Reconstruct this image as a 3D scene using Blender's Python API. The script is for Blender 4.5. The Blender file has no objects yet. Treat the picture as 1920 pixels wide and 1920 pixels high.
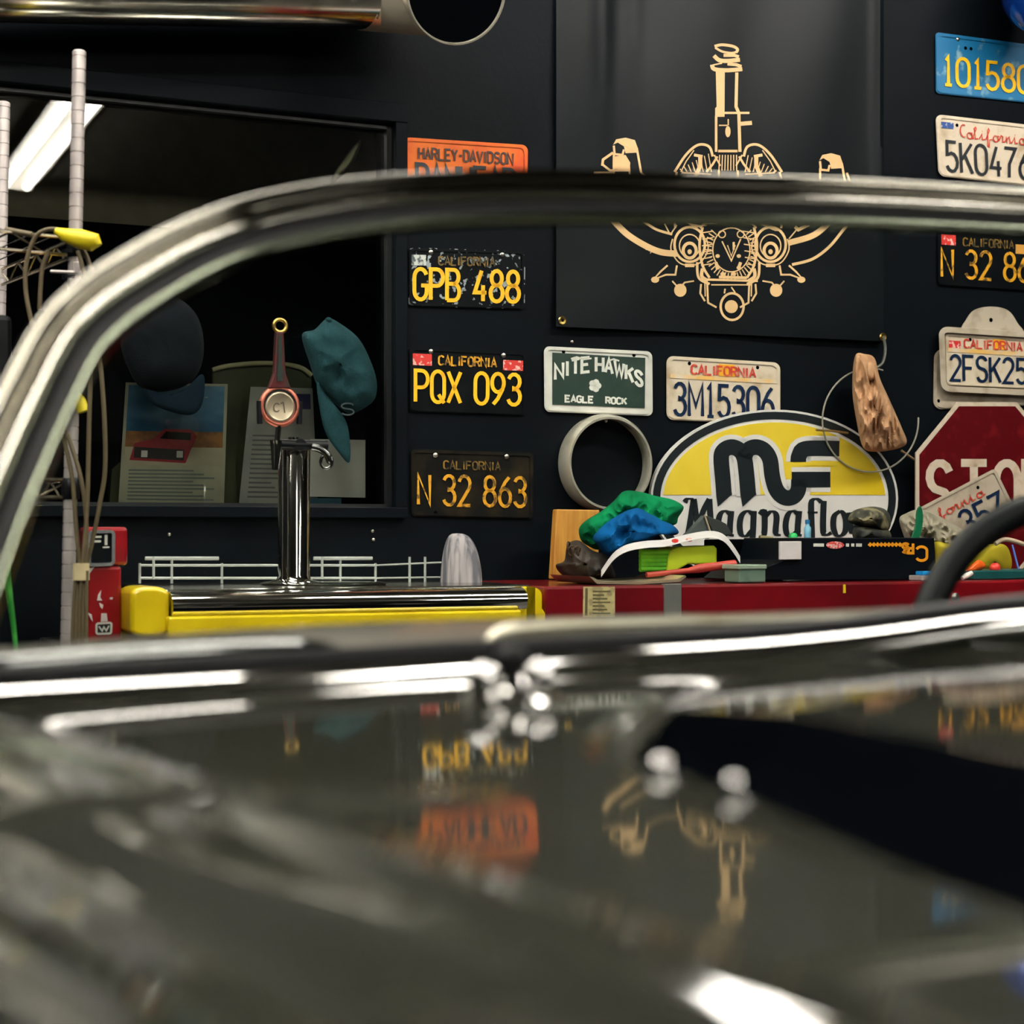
import bpy, math, random
from mathutils import Vector, Matrix, noise

# ------------------------------------------------------------------ camera, light, exposure
FPX, HX, HY = 3250.0, 960.0, 1000.0          # focal length and horizon for a 1920 x 1920 frame
CAMZ = 1.25
SC = bpy.context.scene
COL = SC.collection
cam_data = bpy.data.cameras.new('camera')
cam = bpy.data.objects.new('camera', cam_data)
COL.objects.link(cam)
cam.location = (0, 0, CAMZ)
cam.rotation_euler = (math.pi / 2, 0, 0)
cam_data.sensor_width = 36
cam_data.lens = 36 * FPX / 1920
cam_data.shift_y = (HY - 960) / 1920
cam_data.clip_start = 0.02
cam_data.dof.use_dof = True
cam_data.dof.focus_distance = 4.15
cam_data.dof.aperture_fstop = 4.6
SC.camera = cam

world = bpy.data.worlds.new('world')
SC.world = world
world.use_nodes = True
world.node_tree.nodes['Background'].inputs[0].default_value = (0.02, 0.03, 0.05, 1)
world.node_tree.nodes['Background'].inputs[1].default_value = 0.3

SC.view_settings.view_transform = 'Standard'
SC.view_settings.look = 'None'
SC.view_settings.gamma = 1
SC.view_settings.use_curve_mapping = False
SC.view_settings.exposure = 0.95
TUBE_STRENGTH = 30.0

# ------------------------------------------------------------------ geometry helpers
CAM = Vector((0, 0, CAMZ))
YAW = math.radians(24)
U = Vector((math.cos(YAW), math.sin(YAW), 0))        # along the back wall, to the right
NI = Vector((-math.sin(YAW), math.cos(YAW), 0))      # into the back wall
WO = Vector((-0.1031, 4.19, 0))
Z = Vector((0, 0, 1))
CEIL = 3.45
DEPTH = 8.7


def ray(px, py):
    return Vector(((px - HX) / FPX, 1, (HY - py) / FPX))


def P(px, py, d):
    return CAM + ray(px, py) * d


def W(px, py, off=0.0):
    """point seen at a pixel on the plane parallel to the back wall, off metres in front of it"""
    r = ray(px, py)
    t = (WO - CAM).dot(NI) - off
    return CAM + r * (t / r.dot(NI))


def WF(s, off, z):
    return WO + U * s - NI * off + Z * z


def sof(p):
    return (p - WO).dot(U)


def offof(p):
    return -(p - WO).dot(NI)


def lerp(a, b, t):
    return a + (b - a) * t


def sstep(a, b, x):
    t = max(0.0, min(1.0, (x - a) / (b - a)))
    return t * t * (3 - 2 * t)


class MB:
    """collects shapes in world coordinates; build() links them as one mesh object"""
    def __init__(self):
        self.v, self.f = [], []

    def add(self, vs, fs):
        o = len(self.v)
        self.v += [Vector(p) for p in vs]
        self.f += [tuple(i + o for i in q) for q in fs]
        return self

    def build(self, name, mat, parent=None, smooth=False, bevel=0.0, subd=0, auto=None):
        me = bpy.data.meshes.new(name)
        vs = self.v
        if parent is not None:
            inv = MATS[parent.name].inverted()
            vs = [inv @ p for p in vs]
        me.from_pydata([tuple(p) for p in vs], [], self.f)
        me.update()
        ob = bpy.data.objects.new(name, me)
        COL.objects.link(ob)
        me.materials.append(mat)
        if parent is not None:
            ob.parent = parent
            MATS[ob.name] = MATS[parent.name]
        else:
            MATS[ob.name] = Matrix.Identity(4)
        if smooth:
            for p in me.polygons:
                p.use_smooth = True
            me.set_sharp_from_angle(angle=math.radians(auto if auto else 50))
        if bevel:
            m = ob.modifiers.new('bevel', 'BEVEL')
            m.width = bevel
            m.segments = 2
            m.limit_method = 'ANGLE'
            m.angle_limit = math.radians(50)
        if subd:
            m = ob.modifiers.new('subd', 'SUBSURF')
            m.levels = m.render_levels = subd
        return ob

    # --- shapes
    def obox(self, o, ax, ay, az):
        """box from corner o with three edge vectors"""
        vs = [o + ax * i + ay * j + az * k for k in (0, 1) for j in (0, 1) for i in (0, 1)]
        return self.add(vs, [(0, 2, 3, 1), (4, 5, 7, 6), (0, 1, 5, 4), (2, 6, 7, 3), (0, 4, 6, 2), (1, 3, 7, 5)])

    def wbox(self, x0, y0, x1, y1, front, back):
        """box aligned with the wall; pixel rectangle measured on its front plane"""
        a, b = W(x0, y0, front), W(x1, y1, front)
        c = W(x0, y1, front)
        zt, zb = a.z, b.z
        o = WF(sof(c), front, zb)
        return self.obox(o, U * (sof(b) - sof(c)), NI * (front - back), Z * (zt - zb))

    def fbox(self, s0, s1, o0, o1, z0, z1):
        return self.obox(WF(s0, o0, z0), U * (s1 - s0), -NI * (o1 - o0), Z * (z1 - z0))

    def prism(self, pts, ext):
        n = len(pts)
        vs = list(pts) + [p + ext for p in pts]
        fs = [tuple(range(n)), tuple(range(2 * n - 1, n - 1, -1))]
        fs += [(i, i + n, (i + 1) % n + n, (i + 1) % n) for i in range(n)]
        return self.add(vs, fs)

    def ribbon(self, pts, w, T, d=0.0015, closed=False, wf=None):
        """flat stroke through 2-D points; T(x, y, h) places it"""
        pts = [Vector((p[0], p[1])) for p in pts]
        q = [pts[0]]
        for p in pts[1:]:
            if (p - q[-1]).length > 1e-6:
                q.append(p)
        pts = q
        if closed and (pts[0] - pts[-1]).length < 1e-6:
            pts.pop()
        n = len(pts)
        if n < 2:
            return self
        L, R = [], []
        for i in range(n):
            if closed:
                a, b = pts[i - 1], pts[(i + 1) % n]
                d1, d2 = pts[i] - a, b - pts[i]
            else:
                d1 = pts[i] - pts[i - 1] if i else pts[1] - pts[0]
                d2 = pts[i + 1] - pts[i] if i < n - 1 else d1
                if not i:
                    d1 = d2
            d1 = d1.normalized()
            d2 = d2.normalized()
            t = d1 + d2
            t = t.normalized() if t.length > 1e-6 else d1
            nn = Vector((-t.y, t.x))
            c = max(0.45, nn.dot(Vector((-d1.y, d1.x))))
            ww = (wf(t) if wf else w) / 2 / c
            L.append(pts[i] + nn * ww)
            R.append(pts[i] - nn * ww)
        vs = []
        for i in range(n):
            vs += [T(L[i].x, L[i].y, d), T(R[i].x, R[i].y, d), T(L[i].x, L[i].y, 0), T(R[i].x, R[i].y, 0)]
        fs = []
        for i in range(n if closed else n - 1):
            a, b = 4 * i, 4 * ((i + 1) % n)
            fs += [(a, b, b + 1, a + 1), (a, a + 2, b + 2, b), (a + 1, b + 1, b + 3, a + 3)]
        if not closed:
            e = 4 * (n - 1)
            fs += [(0, 1, 3, 2), (e, e + 2, e + 3, e + 1)]
        return self.add(vs, fs)

    def tube(self, pts, r, n=8, closed=False, flat=None):
        pts = [Vector(p) for p in pts]
        m = len(pts)
        rr = r if isinstance(r, (list, tuple)) else [r] * m
        up = None
        rings = []
        for i in range(m):
            if closed:
                t = pts[(i + 1) % m] - pts[i - 1]
            else:
                t = pts[min(i + 1, m - 1)] - pts[max(i - 1, 0)]
            t.normalize()
            if up is None:
                up = Vector((0, 0, 1)) if abs(t.z) < 0.9 else Vector((1, 0, 0))
            x = (up - t * up.dot(t)).normalized()
            up = x
            y = t.cross(x)
            rings.append([pts[i] + (x * math.cos(2 * math.pi * k / n) + y * math.sin(2 * math.pi * k / n) * (flat or 1)) * rr[i] for k in range(n)])
        vs = [p for g in rings for p in g]
        fs = []
        for i in range(m if closed else m - 1):
            a, b = i * n, ((i + 1) % m) * n
            fs += [(a + k, a + (k + 1) % n, b + (k + 1) % n, b + k) for k in range(n)]
        if not closed:
            fs += [tuple(range(n - 1, -1, -1)), tuple(range((m - 1) * n, m * n))]
        return self.add(vs, fs)

    def lathe(self, prof, o, axis, n=24, closed=False, sx=1.0, ref=None):
        """prof: (radius, height) along axis from o"""
        axis = axis.normalized()
        ref = ref or (Vector((0, 0, 1)) if abs(axis.z) < 0.9 else Vector((1, 0, 0)))
        x = (ref - axis * ref.dot(axis)).normalized()
        y = axis.cross(x)
        vs = []
        for r, h in prof:
            vs += [o + axis * h + (x * math.cos(2 * math.pi * k / n) + y * math.sin(2 * math.pi * k / n) * sx) * r for k in range(n)]
        fs = []
        m = len(prof)
        for i in range(m if closed else m - 1):
            a, b = i * n, ((i + 1) % m) * n
            fs += [(a + k, a + (k + 1) % n, b + (k + 1) % n, b + k) for k in range(n)]
        if not closed:
            if prof[0][0] > 1e-6:
                fs.append(tuple(range(n - 1, -1, -1)))
            if prof[-1][0] > 1e-6:
                fs.append(tuple(range((m - 1) * n, m * n)))
        return self.add(vs, fs)

    def ball(self, c, r, n=16, axis=None, k=1.0, sx=1.0):
        axis = axis or Z
        prof = [(max(1e-5, r * math.sin(math.pi * i / 10)), -r * k * math.cos(math.pi * i / 10)) for i in range(11)]
        return self.lathe(prof, c, axis, n, sx=sx)

    def grid(self, fn, nu, nv, thick=None):
        """fn(u, v) -> point; thick: vector for a second skin"""
        vs = [fn(i / nu, j / nv) for j in range(nv + 1) for i in range(nu + 1)]
        w = nu + 1
        fs = [(j * w + i, j * w + i + 1, (j + 1) * w + i + 1, (j + 1) * w + i) for j in range(nv) for i in range(nu)]
        if thick is not None:
            o = len(vs)
            vs = vs + [p + thick for p in vs]
            fs = fs + [tuple(k + o for k in reversed(q)) for q in fs]
            rim = [i for i in range(w)] + [j * w + nu for j in range(1, nv + 1)] + [nv * w + i for i in range(nu - 1, -1, -1)] + [j * w for j in range(nv - 1, 0, -1)]
            m = len(rim)
            fs += [(rim[i], rim[i] + o, rim[(i + 1) % m] + o, rim[(i + 1) % m]) for i in range(m)]
        return self.add(vs, fs)

    def pillow(self, outline, off, depth, amp=0.25, freq=9.0, seed=0, nr=12, nb=96, back=0.35, ridged=True, az=1.0):
        """soft body with the given pixel outline, bulging from the plane off in front of the wall"""
        o = resample(outline, nb)
        cx = sum(p[0] for p in o) / nb
        cy = sum(p[1] for p in o) / nb
        vs, fs = [], []
        for side in (1, -1):
            base = len(vs)
            for k in range(1, nr + 1):
                r = k / nr
                for p in o:
                    x, y = lerp(cx, p[0], r), lerp(cy, p[1], r)
                    h = depth * math.sqrt(max(0, 1 - r ** 2.6))
                    w0 = W(x, y, off)
                    q = Vector((w0.x, w0.y, w0.z * az)) * freq + Vector((seed * 7.3, seed * 3.1, 0))
                    nz = noise.noise(q) + 0.5 * noise.noise(q * 2.3)
                    if ridged:
                        nz = (0.45 - abs(noise.noise(q))) * .9 + (0.4 - abs(noise.noise(q * 2.1 + Vector((4, 1, 2))))) * .6
                    h *= 1 + amp * nz * 2
                    h += depth * amp * 0.5 * noise.noise(q * 1.7) * (1 - r)
                    vs.append(W(x, y, off + (h if side > 0 else -h * back)))
            vs.append(W(cx, cy, off + side * depth * (1 if side > 0 else back)))
            c = len(vs) - 1
            for k in range(nr - 1):
                a, b = base + k * nb, base + (k + 1) * nb
                for i in range(nb):
                    j = (i + 1) % nb
                    q = (a + i, a + j, b + j, b + i)
                    fs.append(q if side > 0 else q[::-1])
            for i in range(nb):
                q = (c, base + (i + 1) % nb, base + i)
                fs.append(q if side > 0 else q[::-1])
        return self.add(vs, fs)


def resample(pts, n, closed=True):
    pts = [Vector((p[0], p[1])) for p in pts]
    if closed:
        pts = pts + [pts[0]]
    # Catmull-Rom smoothing first
    m = len(pts) - 1
    sm = []
    for i in range(m):
        p0 = pts[i - 1] if i > 0 else (pts[m - 1] if closed else pts[0])
        p1, p2 = pts[i], pts[i + 1]
        p3 = pts[i + 2] if i + 2 <= m else (pts[1] if closed else pts[m])
        for k in range(8):
            t = k / 8
            sm.append(0.5 * ((2 * p1) + (p2 - p0) * t + (2 * p0 - 5 * p1 + 4 * p2 - p3) * t * t + (3 * p1 - p0 - 3 * p2 + p3) * t ** 3))
    sm.append(pts[-1])
    ds = [0]
    for a, b in zip(sm, sm[1:]):
        ds.append(ds[-1] + (b - a).length)
    out = []
    k = 0
    cnt = n if closed else n - 1
    for i in range(n):
        d = ds[-1] * i / cnt
        while k < len(ds) - 2 and ds[k + 1] < d:
            k += 1
        t = (d - ds[k]) / max(1e-9, ds[k + 1] - ds[k])
        p = sm[k].lerp(sm[k + 1], min(1, t))
        out.append((p.x, p.y))
    return out


def spline3(pts, n):
    """smooth 3-D polyline"""
    pts = [Vector(p) for p in pts]
    m = len(pts) - 1
    out = []
    for i in range(m):
        p0, p1, p2, p3 = pts[max(0, i - 1)], pts[i], pts[i + 1], pts[min(m, i + 2)]
        for k in range(n):
            t = k / n
            out.append(0.5 * ((2 * p1) + (p2 - p0) * t + (2 * p0 - 5 * p1 + 4 * p2 - p3) * t * t + (3 * p1 - p0 - 3 * p2 + p3) * t ** 3))
    out.append(pts[-1])
    return out


MATS = {}


def thing(name, label, cat, loc=None, rotz=YAW, group=None):
    o = bpy.data.objects.new(name, None)
    COL.objects.link(o)
    o.empty_display_size = 0.05
    loc = Vector(loc) if loc is not None else Vector((0, 0, 0))
    o.location = loc
    o.rotation_euler = (0, 0, rotz)
    MATS[o.name] = Matrix.Translation(loc) @ Matrix.Rotation(rotz, 4, 'Z')
    tag(o, label, cat, group)
    return o


def tag(o, label, cat, group=None):
    o['label'] = label
    o['category'] = cat
    if group:
        o['group'] = group
    return o


def struct(o, label=None):
    o['kind'] = 'structure'
    if label:
        o['label'] = label
    return o


# ------------------------------------------------------------------ materials
def lin(c):
    return tuple((x / 255 / 12.92 if x / 255 <= 0.04045 else ((x / 255 + 0.055) / 1.055) ** 2.4) for x in c)


def M(name, rgb, rough=0.5, metal=0.0, c2=None, scale=18.0, lo=0.5, hi=0.62, coat=0.0, crough=0.03, bump=0.0, bscale=60.0, spec=0.5, var=0.12, stretch=None):
    m = bpy.data.materials.new(name)
    m.use_nodes = True
    nt = m.node_tree
    b = nt.nodes['Principled BSDF']
    tc = nt.nodes.new('ShaderNodeTexCoord')
    src = tc.outputs['Object']
    if stretch:
        mp = nt.nodes.new('ShaderNodeMapping')
        mp.inputs['Scale'].default_value = stretch
        nt.links.new(src, mp.inputs[0])
        src = mp.outputs[0]
    nz = nt.nodes.new('ShaderNodeTexNoise')
    nz.inputs['Scale'].default_value = scale
    nz.inputs['Detail'].default_value = 6
    nt.links.new(src, nz.inputs['Vector'])
    rp = nt.nodes.new('ShaderNodeValToRGB')
    c = lin(rgb)
    if c2:
        rp.color_ramp.elements[0].position = lo
        rp.color_ramp.elements[1].position = hi
        rp.color_ramp.elements[0].color = (*c, 1)
        rp.color_ramp.elements[1].color = (*lin(c2), 1)
    else:
        rp.color_ramp.elements[0].position = 0.3
        rp.color_ramp.elements[1].position = 0.7
        rp.color_ramp.elements[0].color = (*[x * (1 - var) for x in c], 1)
        rp.color_ramp.elements[1].color = (*[min(1, x * (1 + var)) for x in c], 1)
    nt.links.new(nz.outputs['Fac'], rp.inputs[0])
    nt.links.new(rp.outputs[0], b.inputs['Base Color'])
    b.inputs['Roughness'].default_value = rough
    b.inputs['Metallic'].default_value = metal
    b.inputs['Specular IOR Level'].default_value = spec
    if coat:
        b.inputs['Coat Weight'].default_value = coat
        b.inputs['Coat Roughness'].default_value = crough
    if bump:
        n2 = nt.nodes.new('ShaderNodeTexNoise')
        n2.inputs['Scale'].default_value = bscale
        n2.inputs['Detail'].default_value = 4
        nt.links.new(src, n2.inputs['Vector'])
        bp = nt.nodes.new('ShaderNodeBump')
        bp.inputs['Strength'].default_value = bump
        bp.inputs['Distance'].default_value = 0.004
        nt.links.new(n2.outputs['Fac'], bp.inputs['Height'])
        nt.links.new(bp.outputs[0], b.inputs['Normal'])
    return m


def glass_mat(name, tint, fres=1.5, rough=0.0):
    m = bpy.data.materials.new(name)
    m.use_nodes = True
    nt = m.node_tree
    nt.nodes.remove(nt.nodes['Principled BSDF'])
    out = nt.nodes['Material Output']
    tr = nt.nodes.new('ShaderNodeBsdfTransparent')
    tr.inputs[0].default_value = (*tint, 1)
    gl = nt.nodes.new('ShaderNodeBsdfGlossy')
    gl.inputs['Roughness'].default_value = rough
    fr = nt.nodes.new('ShaderNodeFresnel')
    fr.inputs[0].default_value = fres
    mx = nt.nodes.new('ShaderNodeMixShader')
    nt.links.new(fr.outputs[0], mx.inputs[0])
    nt.links.new(tr.outputs[0], mx.inputs[1])
    nt.links.new(gl.outputs[0], mx.inputs[2])
    nt.links.new(mx.outputs[0], out.inputs[0])
    return m


def emit_mat(name, rgb, s):
    m = bpy.data.materials.new(name)
    m.use_nodes = True
    b = m.node_tree.nodes['Principled BSDF']
    b.inputs['Base Color'].default_value = (0.8, 0.8, 0.8, 1)
    b.inputs['Emission Color'].default_value = (*rgb, 1)
    b.inputs['Emission Strength'].default_value = s
    return m


wall_m = M('black_wall_paint', (8, 13, 18), 0.5, spec=.07, bump=0.12, bscale=90, var=0.15, scale=3)
wall_dark = M('dark_side_wall_paint', (24, 27, 27), 0.7, spec=.1, var=0.2, scale=2)
floor_m = M('grey_concrete', (80, 77, 72), 0.5, var=0.25, scale=2.5, bump=0.1)
ceil_m = M('grey_ceiling_paint', (84, 81, 72), 0.8, var=0.1, scale=2)
frame_m = M('black_window_frame_paint', (20, 24, 26), 0.4)
black_m = M('black_plastic', (10, 13, 17), 0.4, spec=.25)
soft_black = M('matte_black', (5, 6, 9), 0.9, spec=.0)
dark_room = M('brown_office_paint', (190, 178, 152), 0.9)
chrome = M('chrome', (225, 225, 220), 0.06, 1.0, var=0.03)
chrome_worn = M('worn_chrome', (175, 174, 166), 0.16, 1.0, c2=(100, 96, 86), scale=14, lo=0.55, hi=0.75)
steel = M('galvanized_steel', (188, 181, 178), 0.3, 0.4, var=0.14)
white_m = M('white_enamel', (225, 220, 212), 0.4, var=0.06)
tube_m = emit_mat('fluorescent_tube', (1.0, 0.96, 0.88), TUBE_STRENGTH)
glass_m = glass_mat('window_glass', (0.86, 0.88, 0.86), 1.5)
wind_glass = glass_mat('windshield_glass', (0.97, 0.985, 0.975), 1.1)

# ------------------------------------------------------------------ the room
SL, SR = -4.2, 4.6
WIN = dict(x0=-330, x1=737, y0=226, y1=950)
wa, wb = W(WIN['x0'], WIN['y0']), W(WIN['x1'], WIN['y0'])
ws0, ws1 = sof(wa), sof(wb)
wz0, wz1 = W(500, WIN['y1']).z, W(700, 228).z
b = MB()
T_ = 0.12
b.fbox(SL, ws0, -T_, 0, 0, CEIL).fbox(ws1, SR, -T_, 0, 0, CEIL)
b.fbox(ws0, ws1, -T_, 0, 0, wz0).fbox(ws0, ws1, -T_, 0, wz1, CEIL)
struct(b.build('wall_back', wall_m), 'black painted garage wall hung with number plates and signs')
struct(MB().fbox(SL - 0.3, SR + 0.3, -1.0, DEPTH + 0.2, -0.1, 0).build('floor', floor_m), 'grey concrete garage floor')
struct(MB().fbox(SL - 0.3, SR + 0.3, -1.0, DEPTH + 0.2, CEIL, CEIL + 0.1).build('ceiling', ceil_m), 'grey garage ceiling')
struct(MB().fbox(SL - 0.12, SL, 0, DEPTH, 0, CEIL).build('wall_left', wall_dark), 'dark garage side wall')
struct(MB().fbox(SR, SR + 0.12, 0, DEPTH, 0, CEIL).build('wall_right', wall_dark), 'dark garage side wall')
struct(MB().fbox(SL, SR, DEPTH, DEPTH + 0.12, 0, CEIL).build('wall_front', wall_dark), 'dark garage wall opposite the plates')
# the unlit office behind the window
struct(MB().fbox(ws0 - 0.2, ws1 + 0.2, -0.60, -0.55, wz0 - 0.3, wz1 + 0.2).build('wall_office', dark_room), 'dark wall behind the window glass')
b = MB()
b.fbox(ws0 - 0.2, ws1 + 0.2, -0.55, -T_, wz0 - 0.04, wz0)
struct(b.build('trim_1', soft_black), 'black inner window ledge')
struct(MB().fbox(ws0 - 0.2, ws1 + 0.2, -0.55, -0.50, wz0, W(200, 418, -.5).z).build('trim_2', soft_black), 'black board along the lower office wall')
# window frame and pane
win = thing('window_1', 'wide window in a black frame in the black wall', 'window', WF(ws0, 0, wz0))
del win['category']
struct(win)
fw = 0.045
b = MB()
b.fbox(ws0 - 0.02, ws1 + 0.03, 0, 0.02, wz1, wz1 + fw)
b.fbox(ws0 - 0.02, ws1 + 0.03, 0, 0.02, wz0 - 0.025, wz0)
b.fbox(ws1, ws1 + 0.03, 0, 0.02, wz0, wz1)
b.fbox(ws0 - 0.03, ws0, 0, 0.02, wz0, wz1)
b.build('window_frame', wall_m, win, bevel=0.002)
b = MB()
b.fbox(ws0, ws1, -0.05, -0.01, wz1 - 0.012, wz1)
b.fbox(ws0, ws1, -0.05, -0.01, wz0, wz0 + 0.008)
b.fbox(ws1 - 0.012, ws1, -0.05, -0.01, wz0, wz1)
b.build('window_stop', frame_m, win)
MB().fbox(ws0, ws1 - 0.012, -0.034, -0.03, wz0 + 0.008, wz1 - 0.012).build('pane', glass_m, win)


# ------------------------------------------------------------------ ceiling fixtures
def fixture(c, d, length, label, z=CEIL):
    """two-tube fluorescent fixture hung under the ceiling; c centre, d direction"""
    d = Vector((d.x, d.y, 0)).normalized()
    s = Vector((-d.y, d.x, 0))
    t = thing('ceiling_light', label, 'ceiling light', (c.x, c.y, z), math.atan2(d.y, d.x), 'fluorescent fixtures on the ceiling')
    h = length / 2
    o = Vector((c.x, c.y, z))
    MB().prism([o - d * h + s * a - Z * b_ for a, b_ in ((-0.10, 0), (0.10, 0), (0.13, 0.05), (0.05, 0.035), (-0.05, 0.035), (-0.13, 0.05))], d * length).build('housing', white_m, t)
    for k in (-1, 1):
        q = o + s * 0.065 * k - Z * 0.075
        MB().tube([q - d * (h - 0.02), q + d * (h - 0.02)], 0.026, 12).build('tube', tube_m, t, smooth=True)
    for e in (-1, 1):
        MB().obox(o + d * (e * (h - 0.01)) - s * 0.10 - Z * 0.1 - d * 0.01, s * 0.20, d * 0.02, Z * 0.1).build('end_cap', white_m, t)
    return t


for s_, who in ((-0.07, 'middle of the room'), (2.4, 'tool chest side')):
    fixture(WF(s_, 5.8, 0), -NI, 2.4, 'twin tube ceiling light pointing at the plate wall, on the ' + who)
for s_, o_, who in ((-1.72, .88, 'window'), (1.35, 1.65, 'tool chest')):
    fixture(WF(s_, o_, 0), U, 3.0 if o_ < 1 else 2.4, 'twin tube ceiling light parallel to the plate wall, above the ' + who)


fixture(WF(-2.05, 3.02, 0), U, 2.4, 'twin tube ceiling light above the windshield, parallel to the plate wall')


# ------------------------------------------------------------------ stroke lettering
def arc(cx, cy, rx, ry, a0, a1, n=9):
    return [(cx + rx * math.cos(math.radians(lerp(a0, a1, i / n))), cy + ry * math.sin(math.radians(lerp(a0, a1, i / n)))) for i in range(n + 1)]


OV = arc(.5, .72, .5, .28, 180, 0) + arc(.5, .28, .5, .28, 0, -180)
G6 = [[(.86, 1), (.5, .82), (.12, .5)] + arc(.5, .3, .48, .3, 150, -210, 18)]
GL = {
    '0': [OV + [OV[0]]], 'O': [OV + [OV[0]]], 'Q': [OV + [OV[0]], [(.55, .25), (1, -.02)]],
    '1': [[(.25, .86), (.5, 1), (.5, 0)], [(.15, 0), (.85, 0)]],
    '2': [arc(.5, .73, .48, .27, 165, -35) + [(.04, 0), (1, 0)]],
    '3': [arc(.48, .76, .46, .24, 160, -90) + arc(.48, .27, .5, .27, 90, -160)],
    '4': [[(.6, 1), (.05, .28), (1, .28)], [(.72, .52), (.72, 0)]],
    '5': [[(.92, 1), (.12, 1), (.08, .56)] + arc(.48, .31, .5, .31, 125, -155)],
    '6': G6, '9': [[(1 - x, 1 - y) for x, y in g] for g in G6],
    '7': [[(0, 1), (1, 1), (.4, .45), (.35, 0)]],
    '8': [arc(.5, .76, .42, .24, -90, 270, 16), arc(.5, .27, .5, .27, 90, 450, 16)],
    'A': [[(0, 0), (.5, 1), (1, 0)], [(.18, .34), (.82, .34)]],
    'B': [[(0, 0), (0, 1), (.55, 1)] + arc(.55, .77, .38, .23, 90, -90) + [(0, .54)], [(.5, .54)] + arc(.55, .27, .45, .27, 90, -90) + [(0, 0)]],
    'C': [arc(.5, .72, .5, .28, 20, 180) + arc(.5, .28, .5, .28, 180, 340)],
    'D': [[(0, 0), (0, 1), (.45, 1)] + arc(.45, .7, .55, .3, 90, 0) + arc(.45, .3, .55, .3, 0, -90) + [(0, 0)]],
    'E': [[(1, 1), (0, 1), (0, 0), (1, 0)], [(0, .52), (.8, .52)]],
    'F': [[(1, 1), (0, 1), (0, 0)], [(0, .52), (.8, .52)]],
    'G': [arc(.5, .72, .5, .28, 20, 180) + arc(.5, .28, .5, .28, 180, 360) + [(1, .46), (.55, .46)]],
    'H': [[(0, 0), (0, 1)], [(1, 0), (1, 1)], [(0, .5), (1, .5)]],
    'I': [[(.5, 0), (.5, 1)]],
    'K': [[(0, 0), (0, 1)], [(1, 1), (.05, .42)], [(.35, .6), (1, 0)]],
    'L': [[(0, 1), (0, 0), (1, 0)]],
    'M': [[(0, 0), (0, 1), (.5, .3), (1, 1), (1, 0)]],
    'N': [[(0, 0), (0, 1), (1, 0), (1, 1)]],
    'P': [[(0, 0), (0, 1), (.5, 1)] + arc(.5, .73, .5, .27, 90, -90) + [(0, .46)]],
    'R': [[(0, 0), (0, 1), (.5, 1)] + arc(.5, .75, .5, .25, 90, -90) + [(0, .5)], [(.5, .5), (1, 0)]],
    'S': [arc(.5, .76, .48, .24, 20, 270) + arc(.5, .26, .48, .26, 90, -160)],
    'T': [[(0, 1), (1, 1)], [(.5, 1), (.5, 0)]],
    'U': [[(0, 1)] + arc(.5, .28, .5, .28, 180, 360) + [(1, 1)]],
    'V': [[(0, 1), (.5, 0), (1, 1)]], 'W': [[(0, 1), (.25, 0), (.5, .7), (.75, 0), (1, 1)]],
    'X': [[(0, 0), (1, 1)], [(0, 1), (1, 0)]], 'Y': [[(0, 1), (.5, .5), (1, 1)], [(.5, .5), (.5, 0)]],
    '-': [[(.1, .5), (.9, .5)]], '&': [[(1, 0), (.2, .75)] + arc(.45, .82, .25, .18, 200, -40) + arc(.4, .25, .38, .25, 110, 330)],
    ' ': [],
}
ADV = {' ': .55, 'I': .45, '1': .8, 'M': 1.2, 'W': 1.3, '-': .7}
SCRIPT = {  # joined lower-case script, baseline 0, x-height .5
    'C': [arc(.55, .6, .42, .5, 60, 300, 12)], 'a': [arc(.45, .25, .3, .25, 60, 420, 12) + [(.75, .5), (.78, .05), (1, .1)]],
    'l': [[(0, .1), (.5, .9), (.4, 1), (.25, .9), (.35, .05), (.7, .1)]], 'i': [[(0, .1), (.35, .5), (.4, .05), (.75, .1)], [(.4, .72), (.44, .76)]],
    'f': [[(0, .1), (.5, .85), (.4, 1), (.28, .85), (.25, -.4), (.4, -.45), (.5, .1), (.8, .15)]],
    'o': [arc(.45, .25, .32, .25, 90, 450, 12) + [(.9, .45)]], 'r': [[(0, .1), (.3, .55), (.5, .48), (.5, .05), (.8, .1)]],
    'n': [[(0, .1), (.15, .5), (.2, 0), (.2, .3), (.5, .52), (.6, .05), (.9, .1)]],
}


def text_strokes(txt, box, gap=0.32, font=None):
    """list of polylines in the (u, v) box u0, u1, v0, v1 (v up)"""
    font = font or GL
    adv = [ADV.get(c, 1.0) for c in txt]
    tot = sum(adv) + gap * (len(txt) - 1)
    u0, u1, v0, v1 = box
    k = (u1 - u0) / tot
    x = 0
    out = []
    for c, a in zip(txt, adv):
        for g in font.get(c, []):
            gx = a if font is GL else a * 1.25
            out.append([(u0 + (x + p[0] * gx) * k, v0 + p[1] * (v1 - v0)) for p in g])
        x += a + gap
    return out


def quad_map(TL, TR, BR, BL):
    def f(u, v):
        a = (lerp(BL[0], BR[0], u), lerp(BL[1], BR[1], u))
        b_ = (lerp(TL[0], TR[0], u), lerp(TL[1], TR[1], u))
        return lerp(a[0], b_[0], v), lerp(a[1], b_[1], v)
    return f


def rrect(u0, v0, u1, v1, ru, rv, n=5):
    o = []
    for cx, cy, a in ((u1 - ru, v1 - rv, 0), (u0 + ru, v1 - rv, 90), (u0 + ru, v0 + rv, 180), (u1 - ru, v0 + rv, 270)):
        o += arc(cx, cy, ru, rv, a, a + 90, n)
    return o


def disc(b_, q, off, r, h, n=10):
    """small round-headed fastener at pixel q on the wall plane"""
    b_.lathe([(r, 0), (r, h * .6), (r * .6, h), (1e-5, h)], W(q[0], q[1], off), -NI, n)


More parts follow.
